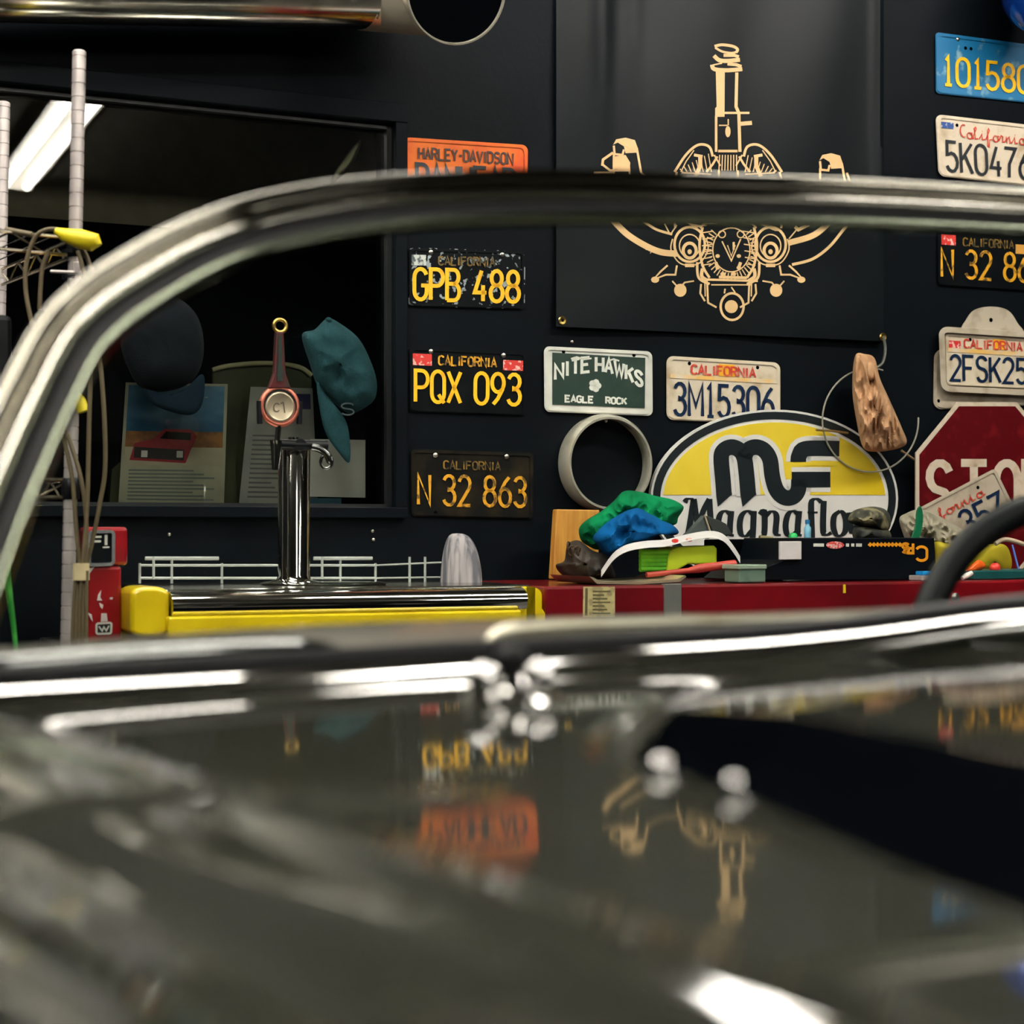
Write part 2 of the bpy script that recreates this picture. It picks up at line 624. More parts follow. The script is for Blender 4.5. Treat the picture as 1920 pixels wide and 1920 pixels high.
bolt_m = M('zinc_bolt', (190, 185, 175), 0.3, 1.0)


def plate(name, label, quad, base, rim, texts, off=0.004, bolts=(), holes=(), stickers=(), group='number plates on the black wall', cat='number plate', ru=.035):
    q = quad_map(*quad)
    mid = q(.5, .5)
    t = thing(name, label, cat, W(mid[0], mid[1], off), group=group)
    MB().prism([W(*q(u, v), off + .0015) for u, v in rrect(0, 0, 1, 1, ru, ru * 1.9)], NI * .0015).build('panel', base, t)
    T = lambda x, y, h: W(x, y, off + .0015 + h)
    MB().ribbon([q(u, v) for u, v in rrect(.018, .035, .982, .965, ru, ru * 1.9)], 4.0, T, .0025, closed=True).build('rim', rim, t)
    for part, txt, box, mat, w, font in texts:
        b_ = MB()
        for st in text_strokes(txt, box, font=font, gap=.05 if font else .32):
            b_.ribbon([q(*p) for p in st], w * .86, T, .0022)
        b_.build(part, mat, t)
    for part, box, mat in stickers:
        u0, u1, v0, v1 = box
        MB().prism([W(*q(u, v), off + .003) for u, v in ((u0, v0), (u1, v0), (u1, v1), (u0, v1))], NI * .0013).build(part, mat, t)
    for u, v in bolts:
        b_ = MB()
        disc(b_, q(u, v), off + .0015, .006, .004)
        b_.build('bolt', bolt_m, t, smooth=True)
    for u, v in holes:
        b_ = MB()
        disc(b_, q(u, v), off + .0015, .005, .0008)
        b_.build('bolt_hole', soft_black, t)
    return t


pl_black = M('black_plate_paint', (5, 9, 13), 0.45, spec=.1, c2=(18, 23, 24), lo=.5, hi=.8)
pl_chip = M('chipped_black_plate_paint', (5, 8, 12), 0.45, spec=.1, c2=(150, 160, 165), scale=55, lo=.575, hi=.61)
pl_rust = M('worn_black_plate_paint', (15, 15, 14), 0.6, spec=.1, c2=(46, 38, 24), scale=14, lo=.45, hi=.75)
pl_white = M('cream_plate_paint', (205, 192, 170), 0.5, c2=(170, 152, 122), scale=16, lo=.52, hi=.72)
pl_gray = M('weathered_grey_plate', (178, 166, 148), 0.6, c2=(140, 128, 108), scale=14, lo=.5, hi=.7)
pl_orange = M('orange_plate_paint', (222, 108, 14), 0.4, spec=.3, c2=(206, 72, 14), scale=12, lo=.4, hi=.7)
pl_blue = M('faded_blue_plate_paint', (12, 104, 150), 0.45, c2=(120, 160, 176), scale=24, lo=.56, hi=.68)
gold = M('yellow_plate_lettering', (244, 186, 8), 0.45, c2=(226, 150, 6), scale=40, lo=.55, hi=.75)
gold_worn = M('worn_yellow_lettering', (214, 152, 20), 0.5, c2=(90, 64, 20), scale=60, lo=.50, hi=.62)
gold_dim = M('faded_yellow_lettering', (128, 96, 24), 0.5, c2=(50, 42, 20), scale=60, lo=.45, hi=.6)
navy = M('navy_lettering', (6, 28, 60), 0.5, spec=.2, c2=(20, 44, 72), scale=40)
ink = M('black_lettering', (14, 22, 30), 0.5)
red_ink = M('red_lettering', (190, 52, 36), 0.5, c2=(200, 120, 90), scale=60, lo=.52, hi=.7)
red_stick = M('red_sticker', (205, 44, 38), 0.5, c2=(230, 180, 170), scale=90, lo=.55, hi=.6)
pale_stick = M('pale_sticker', (196, 200, 196), 0.5, c2=(80, 90, 95), scale=90, lo=.5, hi=.6)
blue_stick = M('blue_sticker', (40, 74, 140), 0.5, c2=(170, 180, 200), scale=120, lo=.55, hi=.6)
sun_stick = M('orange_sun_print', (226, 164, 20), 0.5)
ochre_band = M('ochre_band_print', (216, 170, 84), 0.5, c2=(205, 192, 170), scale=20, lo=.4, hi=.7)

plate('number_plate', 'orange plate with black block lettering in the upper row',
      ((757, 257), (990, 272), (988, 398), (760, 386)), pl_orange, pl_orange,
      [('upper_lettering', 'HARLEY-DAVIDSON', (.12, .88, .70, .86), M('dark_brown_lettering', (52, 22, 10), .5), 4.0, None),
       ('plate_number', 'PANHEAD', (.10, .90, .22, .62), ink, 8.5, None)],
      off=.012, ru=.05)
plate('number_plate', 'chipped black plate with yellow number GPB 488',
      ((766, 464), (985, 470), (984, 580), (766, 574)), pl_chip, pl_black,
      [('state_name', 'CALIFORNIA', (.26, .74, .72, .86), gold_dim, 3.6, None), ('plate_number', 'GPB 488', (.05, .95, .12, .64), gold, 8.5, None)],
      stickers=[('sticker', (.02, .15, .70, .88), pale_stick)], bolts=[(.19, .93), (.80, .92)])
plate('number_plate', 'black plate with yellow number PQX 093 and two red stickers',
      ((768, 650), (988, 660), (986, 779), (768, 772)), pl_black, pl_black,
      [('state_name', 'CALIFORNIA', (.25, .74, .74, .88), gold_worn, 3.8, None), ('plate_number', 'PQX 093', (.05, .95, .16, .64), gold, 8.0, None)],
      stickers=[('sticker', (.02, .19, .72, .90), red_stick), ('sticker', (.80, .97, .70, .86), red_stick)], bolts=[(.18, .94), (.80, .93)])
plate('number_plate', 'rusty worn black plate with faded yellow number N 32 863, without stickers',
      ((770, 842), (1000, 849), (1000, 973), (771, 968)), pl_rust, pl_rust,
      [('state_name', 'CALIFORNIA', (.27, .73, .72, .84), gold_dim, 3.2, None), ('plate_number', 'N 32 863', (.06, .94, .18, .62), gold_worn, 7.0, None)],
      bolts=[(.20, .92), (.78, .93)], holes=[(.2, .06)])
plate('number_plate', 'yellowed white plate with dark blue number 3M15306 above the oval sign',
      ((1250, 667), (1463, 680), (1463, 796), (1250, 787)), pl_white, pl_white,
      [('state_name', 'CALIFORNIA', (.22, .78, .74, .88), red_ink, 4.2, None), ('plate_number', '3M15306', (.07, .94, .08, .58), navy, 7.5, None)],
      stickers=[('band_print', (.03, .97, .655, .72), ochre_band), ('sun_print', (.46, .60, .73, .92), sun_stick)], holes=[(.2, .9), (.8, .9), (.2, .1)], ru=.06)
plate('number_plate', 'faded blue plate with yellow number starting 101, top of its column',
      ((1754, 60), (1962, 88), (1962, 196), (1755, 175)), pl_blue, pl_blue,
      [('plate_number', '1015804', (.07, 1.0, .16, .62), gold, 7.0, None)], holes=[(.27, .80), (.32, .80)], bolts=[(.2, .93)])
plate('number_plate', 'cream plate with red script and black number 5K04769',
      ((1754, 214), (1962, 238), (1965, 352), (1760, 330)), pl_white, pl_white,
      [('state_name', 'California', (.21, .80, .66, .86), red_ink, 2.6, SCRIPT), ('plate_number', '5K04769', (.08, .98, .10, .58), ink, 6.5, None)],
      stickers=[('sticker', (.05, .16, .79, .89), blue_stick), ('sticker', (.80, .90, .70, .86), M('teal_sticker', (20, 90, 110), .5))], holes=[(.19, .86)], ru=.06, off=.006)
plate('number_plate', 'black plate with yellow number N 32 863, white and orange stickers',
      ((1757, 428), (1962, 440), (1962, 548), (1758, 535)), pl_black, pl_black,
      [('state_name', 'CALIFORNIA', (.24, .70, .72, .86), gold_dim, 3.0, None), ('plate_number', 'N 32 863', (.04, .98, .16, .64), gold_worn, 6.5, None)],
      stickers=[('sticker', (.04, .17, .72, .90), red_stick), ('sticker', (.72, .86, .64, .80), M('tan_sticker', (196, 140, 60), .5))])
# bare bracket plate behind, then the framed plate
t = plate('number_plate', 'tilted blank cream plate peeking out behind the framed plate',
          ((1752, 655), (1952, 640), (1960, 758), (1750, 768)), pl_gray, pl_gray, [], holes=[(.045, .14)], ru=.08)
fr = thing('plate_frame', 'cream metal plate frame with a rounded hanging tab around plate 2FSK25', 'plate frame', W(1860, 680, .02), group=None)
b = MB()
T = lambda x, y, h: W(x, y, .016 + h)
q = quad_map((1761, 613), (1962, 626), (1964, 742), (1766, 733))
b.ribbon([q(u, v) for u, v in rrect(.02, .035, .98, .965, .06, .10)], 11, T, .012, closed=True)
b.build('surround', pl_gray, fr, bevel=.001)
b = MB()
tab = resample([(1806, 620), (1812, 600), (1826, 582), (1850, 575), (1878, 577), (1895, 586), (1908, 606), (1918, 626), (1860, 632)], 40)
b.prism([W(x, y, .018) for x, y in tab], NI * .003)
b.build('hanging_tab', pl_gray, fr)
b = MB()
disc(b, (1858, 600), .018, .006, .001)
b.build('bolt_hole', soft_black, fr)
plate('number_plate', 'cream plate with dark blue number 2FSK25 inside a tabbed frame',
      ((1772, 624), (1952, 636), (1954, 730), (1774, 722)), pl_white, pl_white,
      [('state_name', 'CALIFORNIA', (.20, .80, .74, .90), red_ink, 3.6, None), ('plate_number', '2FSK250', (.05, .98, .10, .58), navy, 6.2, None)],
      stickers=[('band_print', (.03, .97, .64, .72), ochre_band), ('sun_print', (.50, .62, .74, .94), sun_stick), ('sticker', (.04, .16, .72, .86), red_stick)],
      off=.016, holes=[(.26, .9)])
# plate leaning on the stop sign
plate('number_plate', 'weathered plate with number ending 57 leaning askew against the stop sign',
      ((1700, 965), (1866, 878), (1912, 972), (1746, 1062)), pl_gray, pl_gray,
      [('state_name', 'fornia', (.28, .78, .66, .84), red_ink, 2.8, SCRIPT), ('plate_number', '357', (.46, .92, .14, .60), navy, 7.0, None)],
      off=.09, holes=[(.76, .84)], group=None)
plate('club_plate', 'dark green club plate in a white frame with white western lettering',
      ((1020, 649), (1223, 659), (1224, 780), (1021, 772)), M('white_frame_enamel', (205, 205, 196), .4), M('white_frame_enamel_rim', (205, 205, 196), .4), [], off=.006, group=None, ru=.05,
      holes=[(.18, .93), (.83, .93)])
cl = bpy.data.objects['club_plate']
q = quad_map((1036, 661), (1210, 671), (1209, 765), (1036, 758))
T = lambda x, y, h: W(x, y, .0085 + h)
MB().prism([W(*q(u, v), .0095) for u, v in ((0, 0), (1, 0), (1, 1), (0, 1))], NI * .0015).build('green_field', M('dark_green_field', (30, 52, 44), .35, c2=(52, 66, 58), lo=.5, hi=.8), cl)
wl = M('white_lettering', (214, 214, 204), .5)
b = MB()
T2 = lambda x, y, h: W(x, y, .0096 + h)
for st in text_strokes('NITE', (.03, .40, .52, .80)):
    b.ribbon([q(u, v + .22 * math.sin(u * math.pi) - .06) for u, v in st], 5.5, T2, .001)
for st in text_strokes('HAWKS', (.47, .97, .50, .78)):
    b.ribbon([q(u, v + .30 * math.sin(u * math.pi) - .12) for u, v in st], 5.5, T2, .001)
for st in ([(.20, .90), (.26, .94), (.34, .90), (.42, .93)], [(.60, .90), (.66, .94), (.72, .91)]):
    b.ribbon([q(u, v) for u, v in st], 3, T2, .001)
b.build('club_name', wl, cl)
for wd, bx_ in (('EAGLE', (.14, .44, .06, .18)), ('ROCK', (.58, .80, .06, .18))):
    b = MB()
    for st in text_strokes(wd, bx_):
        b.ribbon([q(u, v) for u, v in st], 3.4, T2, .001)
    b.build('town_name', wl, cl)
b = MB()
for a in range(5):
    cx, cy = q(.46 + .035 * math.cos(a * 1.2566), .40 + .07 * math.sin(a * 1.2566))
    b.prism([W(cx + 6 * math.cos(k), cy + 6 * math.sin(k), .0106) for k in [i * .785 for i in range(8)]], NI * .001)
b.build('emblem', wl, cl)

# ------------------------------------------------------------------ exhaust pipe over the window
satin = M('satin_chrome', (215, 208, 190), .3, .75, c2=(170, 155, 125), scale=12, lo=.5, hi=.75)
ex = thing('exhaust_pipe', 'long chrome exhaust pipe with a wide flared open end mounted above the window', 'exhaust pipe', W(700, -30, .2))
p_tip = W(856, -20, .36)
p_end = W(-260, -46, .16)
p_bend = W(690, -26, .16)
axis = (p_bend - p_end).normalized()
L = (p_bend - p_end).length
to_cam = (CAM - p_tip).normalized()
tip_ax = (to_cam * .93 + U * .36).normalized()
MB().lathe([(.0, 0), (.080, .0), (.086, .01), (.090, L * .4), (.095, L)], p_end, axis, 40).build('pipe', chrome_worn, ex, smooth=True)
pts = spline3([p_bend - axis * .02, p_bend + axis * .05, p_tip - tip_ax * .09, p_tip - tip_ax * .03], 6)
MB().tube(pts, [lerp(.096, .113, i / (len(pts) - 1)) for i in range(len(pts))], 40).build('elbow', satin, ex, smooth=True)
MB().lathe([(.108, -.045), (.116, -.03), (.1185, 0), (.1175, .003), (.114, .003), (.1125, -.004), (.108, -.04)], p_tip, tip_ax, 64, closed=True).build('flared_rim', satin, ex, smooth=True)
MB().lathe([(.113, -.003), (.110, -.026), (.0, -.027)], p_tip, tip_ax, 48).build('dark_bore', soft_black, ex, smooth=True, auto=30)
for fr_ in (.35, .75):
    c = p_end + axis * (L * fr_)
    MB().obox(c - U * .015 + Z * .06, U * .03, NI * offof(c), Z * .04).build('bracket', black_m, ex)

# ------------------------------------------------------------------ banner
def ban_h(px, py):
    e = (px - 1043) / 612
    f_ = .012 + .008 * math.sin(e * 17 + py * .004) * sstep(560, -60, py) + .004 * noise.noise(Vector((px * .006, py * .003, 3)))
    f_ += .016 * math.exp(-((px - 1650) / 10) ** 2) * sstep(520, 200, py) + .012 * math.exp(-((px - 1130) / 18) ** 2) * sstep(420, 0, py)
    f_ += .006 * math.exp(-((px - 1190) / 16) ** 2) * sstep(300, 40, py) + .008 * sstep(480, 640, py) * (.5 + .5 * math.sin(px * .013))
    return f_


ban = thing('banner', 'black vinyl banner printed with a tan engine drawing and hung by brass grommets', 'banner', W(1340, 300, .01))
ban_m = M('black_vinyl', (7, 13, 17), .42, spec=.14, var=.2, scale=6)
tan_m = M('tan_print', (214, 176, 124), .55, var=.08)


def ban_pt(u, v):
    y = lerp(-330, lerp(612, 640, u), v)
    x = lerp(1043, 1657, u)
    return W(x, y, ban_h(x, y))


MB().grid(ban_pt, 90, 70, NI * .001).build('cloth', ban_m, ban, smooth=True)
brass = M('brass', (196, 164, 90), .3, 1.0)
for g in ((1054, 601), (1655, 632)):
    MB().lathe([(.004, 0), (.010, 0), (.011, .002), (.009, .004), (.004, .003)], W(g[0], g[1], ban_h(*g) + .0005), -NI, 16, closed=True).build('grommet', brass, ban, smooth=True)


def zb(zx, zy):                                    # measuring grid of the drawing
    return 1100 + zx / 3.428, 60 + zy / 3.428


TB = lambda x, y, h: W(x, y, ban_h(x, y) + .0006 + h)
art = MB()


def S_(pts, w=12, closed=False, smooth=False):
    p = [zb(*a) for a in pts]
    if smooth:
        p = resample(p, max(8, len(p) * 5), closed)
    art.ribbon(p, w / 3.428, TB, .0006, closed)


def ring(cx, cy, r, w, ry=None, n=28):
    S_([(cx + r * math.cos(2 * math.pi * k / n), cy + (ry or r) * math.sin(2 * math.pi * k / n)) for k in range(n)], w, True)


def blob(cx, cy, rx, ry):
    o = [zb(cx + rx * math.cos(2 * math.pi * k / 16), cy + ry * math.sin(2 * math.pi * k / 16)) for k in range(16)]
    art.prism([TB(x, y, .0006) for x, y in o], NI * .0004)


def poly(pts):
    art.prism([TB(*zb(*a), .0006) for a in pts], NI * .0004)


# front cylinder shaft with stacked fins
poly([(830, 245), (888, 245), (886, 545), (826, 545), (826, 490), (836, 480)])
S_([(965, 260), (960, 480), (978, 520), (985, 770)], 20)
S_([(832, 540), (832, 770)], 16)
S_([(822, 92), (870, 82), (940, 92), (970, 112), (960, 132)], 18, smooth=True)
S_([(826, 100), (870, 125), (930, 135), (962, 128)], 14, smooth=True)
S_([(818, 152), (850, 180), (900, 186), (985, 178)], 26, smooth=True)
S_([(880, 150), (950, 150), (978, 160)], 20)
S_([(806, 210), (820, 238), (900, 246), (1000, 238)], 26, smooth=True)
S_([(905, 205), (960, 210), (995, 222)], 20)
S_([(812, 212), (870, 200)], 9)
S_([(850, 600), (905, 600)], 8); blob(908, 640, 17, 36); S_([(870, 520), (1046, 520)], 14); S_([(990, 590), (1062, 584)], 26); S_([(910, 560), (910, 600)], 8)
S_([(845, 765), (970, 765)], 16)
# barrel lines
for k in range(7):
    S_([(855 + k * 18, 790), (850 + k * 19, 890)], 7)
for s_ in (-1, 1):
    m = lambda x: 910 + s_ * (x - 910)
    S_([(m(1010), 800), (m(1030), 740), (m(1080), 722), (m(1130), 740), (m(1190), 800), (m(1255), 900)], 16, smooth=True)
    S_([(m(1130), 760), (m(1180), 830), (m(1215), 900)], 7)
    S_([(m(1090), 790), (m(1090), 860), (m(1120), 930)], 26)
    S_([(m(1075), 800), (m(1130), 790)], 18)
    S_([(m(980), 800), (m(1010), 850), (m(1050), 900)], 14)
    S_([(m(1000), 790), (m(960), 860)], 10)
    # carburettor rounds
    cx = m(1182) + (24 if s_ < 0 else 0)
    ring(cx, 1365, 98, 16, 112)
    ring(cx, 1375, 66, 8, 74)
    ring(cx, 1405, 42, 20, 48)
    blob(cx, 1412, 14, 16)
    S_([(cx - 110, 1330), (cx - 120, 1400), (cx - 70, 1480), (cx, 1500), (cx + 70, 1480), (cx + 118, 1400), (cx + 108, 1330)], 8, smooth=True)
    S_([(cx - 30, 1500), (cx + 30, 1500)], 22)
    for k in range(6):
        S_([(m(1005 + k * 3), 1280 + k * 42), (m(1075 + k * 2), 1290 + k * 42)], 7)
    S_([(m(1090), 1260), (m(1060), 1230), (m(990), 1225)], 14, smooth=True)
    S_([(m(1075), 1255), (m(1095), 1370), (m(1075), 1500), (m(1030), 1580)], 16, smooth=True)
    S_([(m(1110), 1480), (m(1100), 1580), (m(1030), 1620)], 16, smooth=True)
    S_([(m(1075), 1520), (m(1080), 1570), (m(1040), 1600)], 22, smooth=True)
    S_([(m(990), 1480), (m(975), 1520)], 20)
    blob(m(978), 1440, 14, 12); blob(m(978), 1515, 14, 12); blob(m(945), 1555, 16, 12)
    S_([(m(1240), 1500), (m(1250), 1560), (m(1310), 1560), (m(1390), 1590), (m(1345), 1540), (m(1300), 1500)], 12)
    blob(m(1380), 1592, 26, 20)
    S_([(m(1130), 1600), (m(1190), 1610), (m(1225), 1650), (m(1270), 1600)], 10)
    blob(m(1218), 1660, 40, 42)
    S_([(m(1085), 1620), (m(1090), 1680), (m(1060), 1730)], 12)
    S_([(m(1045), 1620), (m(1040), 1740), (m(985), 1770)], 12)
    S_([(m(1060), 1615), (m(1058), 1700)], 8)
S_([(730, 1590), (1100, 1600)], 14); S_([(850, 1575), (1030, 1580)], 18); S_([(800, 1625), (1060, 1625)], 8)
ring(935, 1765, 74, 15, 86); blob(930, 1765, 42, 42); S_([(890, 1650), (885, 1680)], 10); S_([(930, 1640), (955, 1675)], 8)
# centre crest
S_([(870, 1345), (930, 1470), (990, 1330)], 9); S_([(905, 1370), (930, 1440), (955, 1370)], 6); S_([(945, 1350), (945, 1400)], 14)
ring(870, 1300, 22, 7); ring(990, 1300, 22, 7)
# cylinders between the shaft and the crankcase
for s_ in (-1, 1):
    S_([(910 + s_ * 60, 890), (910 + s_ * 70, 1060), (910 + s_ * 150, 1230)], 14)
    S_([(910 + s_ * 330, 900), (910 + s_ * 360, 1060), (910 + s_ * 340, 1260)], 14, smooth=True)
    for k in range(9):
        S_([(910 + s_ * 110, 915 + k * 34), (910 + s_ * (300 + 12 * math.sin(k)), 905 + k * 34)], 9)
S_([(350, 905), (430, 960), (560, 985)], 12, smooth=True)
S_([(1672, 905), (1700, 1000), (1720, 1180)], 14, smooth=True)
# fins and hatching around the crankcase
for k in range(44):
    a_ = 2 * math.pi * k / 44
    if math.sin(a_) > -.75:
        S_([(930 + 128 * math.cos(a_), 1400 + 150 * math.sin(a_)), (930 + 172 * math.cos(a_), 1400 + 196 * math.sin(a_))], 7)
ring(930, 1400, 120, 8, 142)
for k in range(9):
    S_([(640 + k * 12, 1222 + 3 * k), (700 + k * 9, 1258 - 2 * k)], 5)
    S_([(1110 + k * 12, 1236 + 5 * k), (1150 + k * 13, 1228 + 6 * k)], 5)
for k in range(8):
    S_([(600 + k * 26, 880 - 14 * k), (620 + k * 26, 900)], 6)
    S_([(1220 - k * 26, 890 - 14 * k), (1200 - k * 26, 900)], 6)
# pipes sweeping out to both sides
S_([(60, 1060), (110, 1150), (170, 1210), (260, 1300), (380, 1375), (480, 1415), (580, 1425)], 40, smooth=True)
S_([(170, 1080), (300, 1180), (370, 1220), (450, 1270), (550, 1300)], 16, smooth=True)
S_([(1720, 1180), (1650, 1270), (1560, 1380), (1450, 1460), (1320, 1495)], 18, smooth=True)
S_([(1660, 1110), (1540, 1240), (1450, 1310), (1300, 1355)], 38, smooth=True)
S_([(1340, 1250), (1360, 1270), (1430, 1235)], 22); S_([(1300, 1330), (1350, 1270)], 8)
S_([(500, 1230), (530, 1290)], 8); S_([(580, 1240), (540, 1300)], 8)
for dx in range(-6, 7):
    S_([(240 + dx * 28, 1285 + dx * 22 + 6), (250 + dx * 28, 1272 + dx * 22 + 6)], 5)
# stack caps at either side
for ox, oy, sc in ((250, 745, 1.0), (1572, 845, .95)):
    poly([(ox - 80 * sc, oy - 20), (ox - 60 * sc, oy - 55), (ox, oy - 66), (ox + 60 * sc, oy - 50), (ox + 78 * sc, oy), (ox + 70 * sc, oy + 30), (ox, oy + 34), (ox - 10, oy - 10), (ox - 50, oy - 35)])
    S_([(ox - 76 * sc, oy - 15), (ox - 70 * sc, oy + 40), (ox - 20 * sc, oy + 45), (ox - 10, oy + 10)], 14)
    S_([(ox + 72 * sc, oy), (ox + 100 * sc, oy + 160)], 14)
    S_([(ox - 75 * sc, oy + 30), (ox - 76 * sc, oy + 170)], 14)
S_([(100, 860), (105, 820), (170, 775)], 16); S_([(100, 850), (150, 890), (275, 890)], 14)
poly([(175, 800), (250, 790), (280, 840), (275, 890), (180, 880)])
S_([(45, 905), (170, 905)], 14); S_([(270, 840), (285, 1000)], 12)
art.build('engine_print', tan_m, ban)

# ------------------------------------------------------------------ oval sign
sg = thing('oval_sign', 'yellow and white oval sign with a large black monogram on the black wall', 'sign', W(1452, 934, .02))
OCX, OCY, ORX, ORY = 1452, 935, 232, 167


def ell(k, n=72):
    return [(OCX + (ORX - k) * math.cos(2 * math.pi * i / n), OCY + (ORY - k) * math.sin(2 * math.pi * i / n)) for i in range(n)]


sg_white = M('white_sign_print', (212, 210, 206), .35, var=.05)
sg_black = M('black_sign_print', (20, 28, 32), .35)
sg_yellow = M('yellow_sign_print', (222, 196, 58), .35, c2=(206, 178, 30), scale=5, lo=.45, hi=.65)
MB().prism([W(x, y, .030) for x, y in ell(0)], NI * .012).build('backing', sg_white, sg)
TS = lambda x, y, h: W(x, y, .0301 + h)
MB().ribbon(ell(11), 14, TS, .0008, True).build('black_border', sg_black, sg)
yel = [p for p in ell(24, 120) if p[1] < 928]
yel.sort(key=lambda p: p[0])
MB().prism([TS(x, y, .0008) for x, y in [(yel[0][0], 928)] + yel + [(yel[-1][0], 928)]], NI * .0006).build('yellow_field', sg_yellow, sg)


def zs(p):
    return 1200 + p[0] / 3.692, 740 + p[1] / 3.692


mono = [
    [(582, 700), (575, 600), (562, 450)] + arc(638, 435, 76, 90, 180, 320, 8),
    [(745, 700), (735, 560), (722, 470)] + arc(806, 440, 84, 96, 190, 325, 8) + [(905, 470), (915, 560), (935, 640)] + arc(1025, 640, 90, 85, 180, 10, 10)[::1],
]
mono[0] = [(582, 700), (575, 600), (562, 440), (580, 385), (635, 362), (690, 385), (722, 440), (738, 560), (750, 700)]
mono[1] = [(722, 440), (745, 385), (800, 362), (860, 385), (900, 450), (915, 560), (940, 650), (980, 700), (1025, 716), (1070, 700), (1096, 655), (1100, 588)]
bars = [[(1050, 588), (1318, 588)], [(1096, 465), (1102, 420), (1150, 374), (1380, 374)]]
for nm, w, h, mt in (('monogram_outline', 172, .0012, sg_white), ('monogram', 108, .0018, sg_black)):
    b = MB()
    for st in mono:
        b.ribbon(resample([zs(p) for p in st], 60, False), w / 3.692, TS, h)
    for st in bars:
        b.ribbon(resample([zs(p) for p in st], 24, False), w / 3.692, TS, h)
    if nm == 'monogram':
        for tri in (((528, 695), (636, 690), (640, 682), (540, 775)), ((697, 695), (804, 690), (808, 682), (712, 775))):
            b.prism([TS(*zs(p), h) for p in tri], NI * .0008)
    b.build(nm, mt, sg)
MB().ribbon([zs((1150, 480)), zs((1360, 480))], 6, TS, .0020).build('yellow_bar', sg_yellow, sg)
pen = lambda t: math.hypot(11.5 * abs(t.y), 3.6 * abs(t.x))
word = [
    [(325, 985), (345, 900), (372, 722)], [(372, 722), (390, 850), (405, 905)], [(405, 905), (440, 800), (480, 722)], [(480, 722), (488, 850), (500, 960), (530, 975)], [(310, 745), (330, 722), (372, 722)],
    [(625, 830), (590, 805), (555, 830), (540, 900), (550, 965), (580, 978), (622, 940)], [(632, 805), (622, 950), (650, 975)],
    [(780, 830), (745, 805), (705, 835), (690, 900), (700, 965), (735, 978), (775, 940)], [(788, 805), (778, 1010), (760, 1050), (700, 1050)],
    [(830, 830), (860, 805), (860, 960), (830, 978)], [(862, 850), (910, 808), (945, 840), (940, 955), (975, 972)],
    [(1095, 830), (1060, 805), (1025, 830), (1008, 900), (1018, 965), (1050, 978), (1092, 940)], [(1102, 805), (1092, 950), (1120, 975)],
    [(1255, 745), (1225, 722), (1190, 735), (1185, 800), (1190, 1000), (1170, 1050)], [(1160, 815), (1230, 815)],
    [(1272, 735), (1268, 940), (1290, 970), (1325, 955)],
    [(1385, 806), (1345, 840), (1338, 910), (1355, 965), (1385, 978), (1420, 945), (1425, 870), (1405, 818), (1385, 806)],
    [(1450, 815), (1470, 960), (1530, 850), (1545, 960), (1600, 830), (1590, 805)],
]
b = MB()
for st in word:
    b.ribbon(resample([zs(p) for p in st], 26, False), 6, TS, .0012, wf=pen)
b.build('sign_lettering', sg_black, sg)

# ------------------------------------------------------------------ headlamp ring, hook, wire loop, paper bag
rg = thing('headlamp_ring', 'round chrome headlamp trim ring hung under the club plate', 'trim ring', W(1129, 872, .02))
rc = W(1129, 870, .004)
b = MB()
b.lathe([(.122, 0), (.124, .016), (.121, .040), (.115, .050), (.110, .050), (.108, .046), (.110, .030), (.113, .010), (.114, 0)], rc, (-NI + U * .0).normalized(), 64, closed=True)
b.build('bezel', M('aged_chrome', (214, 210, 194), .22, .6, c2=(170, 162, 138), scale=16, lo=.5, hi=.75), rg, smooth=True)
b = MB()
disc(b, (1136, 789), .041, .004, .003)
b.build('clip_screw', bolt_m, rg)

hk = thing('wall_hook', 'pale metal hook at the lower corner of the banner', 'hook', W(1657, 640, .0))
MB().tube(spline3([W(1657, 632, .0), W(1657, 634, .03), W(1660, 655, .06), W(1655, 680, .08), W(1640, 690, .085), W(1628, 682, .08)], 5), .004, 8).build('hook_wire', M('grey_wire', (120, 120, 112), .4, .7), hk, smooth=True)

wr = thing('wire_loop', 'thin grey cable coiled in a loop behind the brown paper bag', 'cable', W(1630, 780, .03))
pts = [W(1632 + 90 * math.cos(a), 788 + 97 * math.sin(a), .045 + .01 * math.sin(a * 2)) for a in [math.radians(-75 - 6 * k) for k in range(49)]]
MB().tube(pts, .0024, 6).build('cable', M('grey_cable', (150, 146, 132), .5), wr, smooth=True)
MB().tube([W(1530, 806, .05), W(1560, 808, .05), W(1590, 812, .046)], .003, 6).build('cable_end', M('brass_cable_end', (160, 130, 80), .4, .6), wr)
MB().tube([W(1690, 845, .045), W(1715, 862, .04)], .0035, 6).build('cable_end', M('tan_cable_end', (150, 124, 90), .5), wr)

bag = thing('paper_bag', 'crumpled brown paper bag hanging from the hook by its twisted neck', 'paper bag', W(1645, 760, .06))
kraft = M('kraft_paper', (188, 146, 110), .75, spec=.2, c2=(136, 98, 70), scale=16, lo=.45, hi=.75, bump=.6, bscale=40)
MB().pillow([(1603, 668), (1622, 664), (1640, 672), (1650, 710), (1668, 750), (1690, 800), (1700, 830), (1680, 842), (1640, 847), (1618, 838), (1606, 790), (1598, 730)], .085, .030, 1.0, 34, 5, back=.5, nr=24, nb=140, az=.32).build('bag_body', kraft, bag, smooth=True, auto=28)
MB().pillow([(1628, 680), (1640, 684), (1642, 705), (1632, 714), (1624, 700)], .115, .010, .2, 14, 2, nb=32, nr=6).build('folded_lip', kraft, bag, smooth=True)

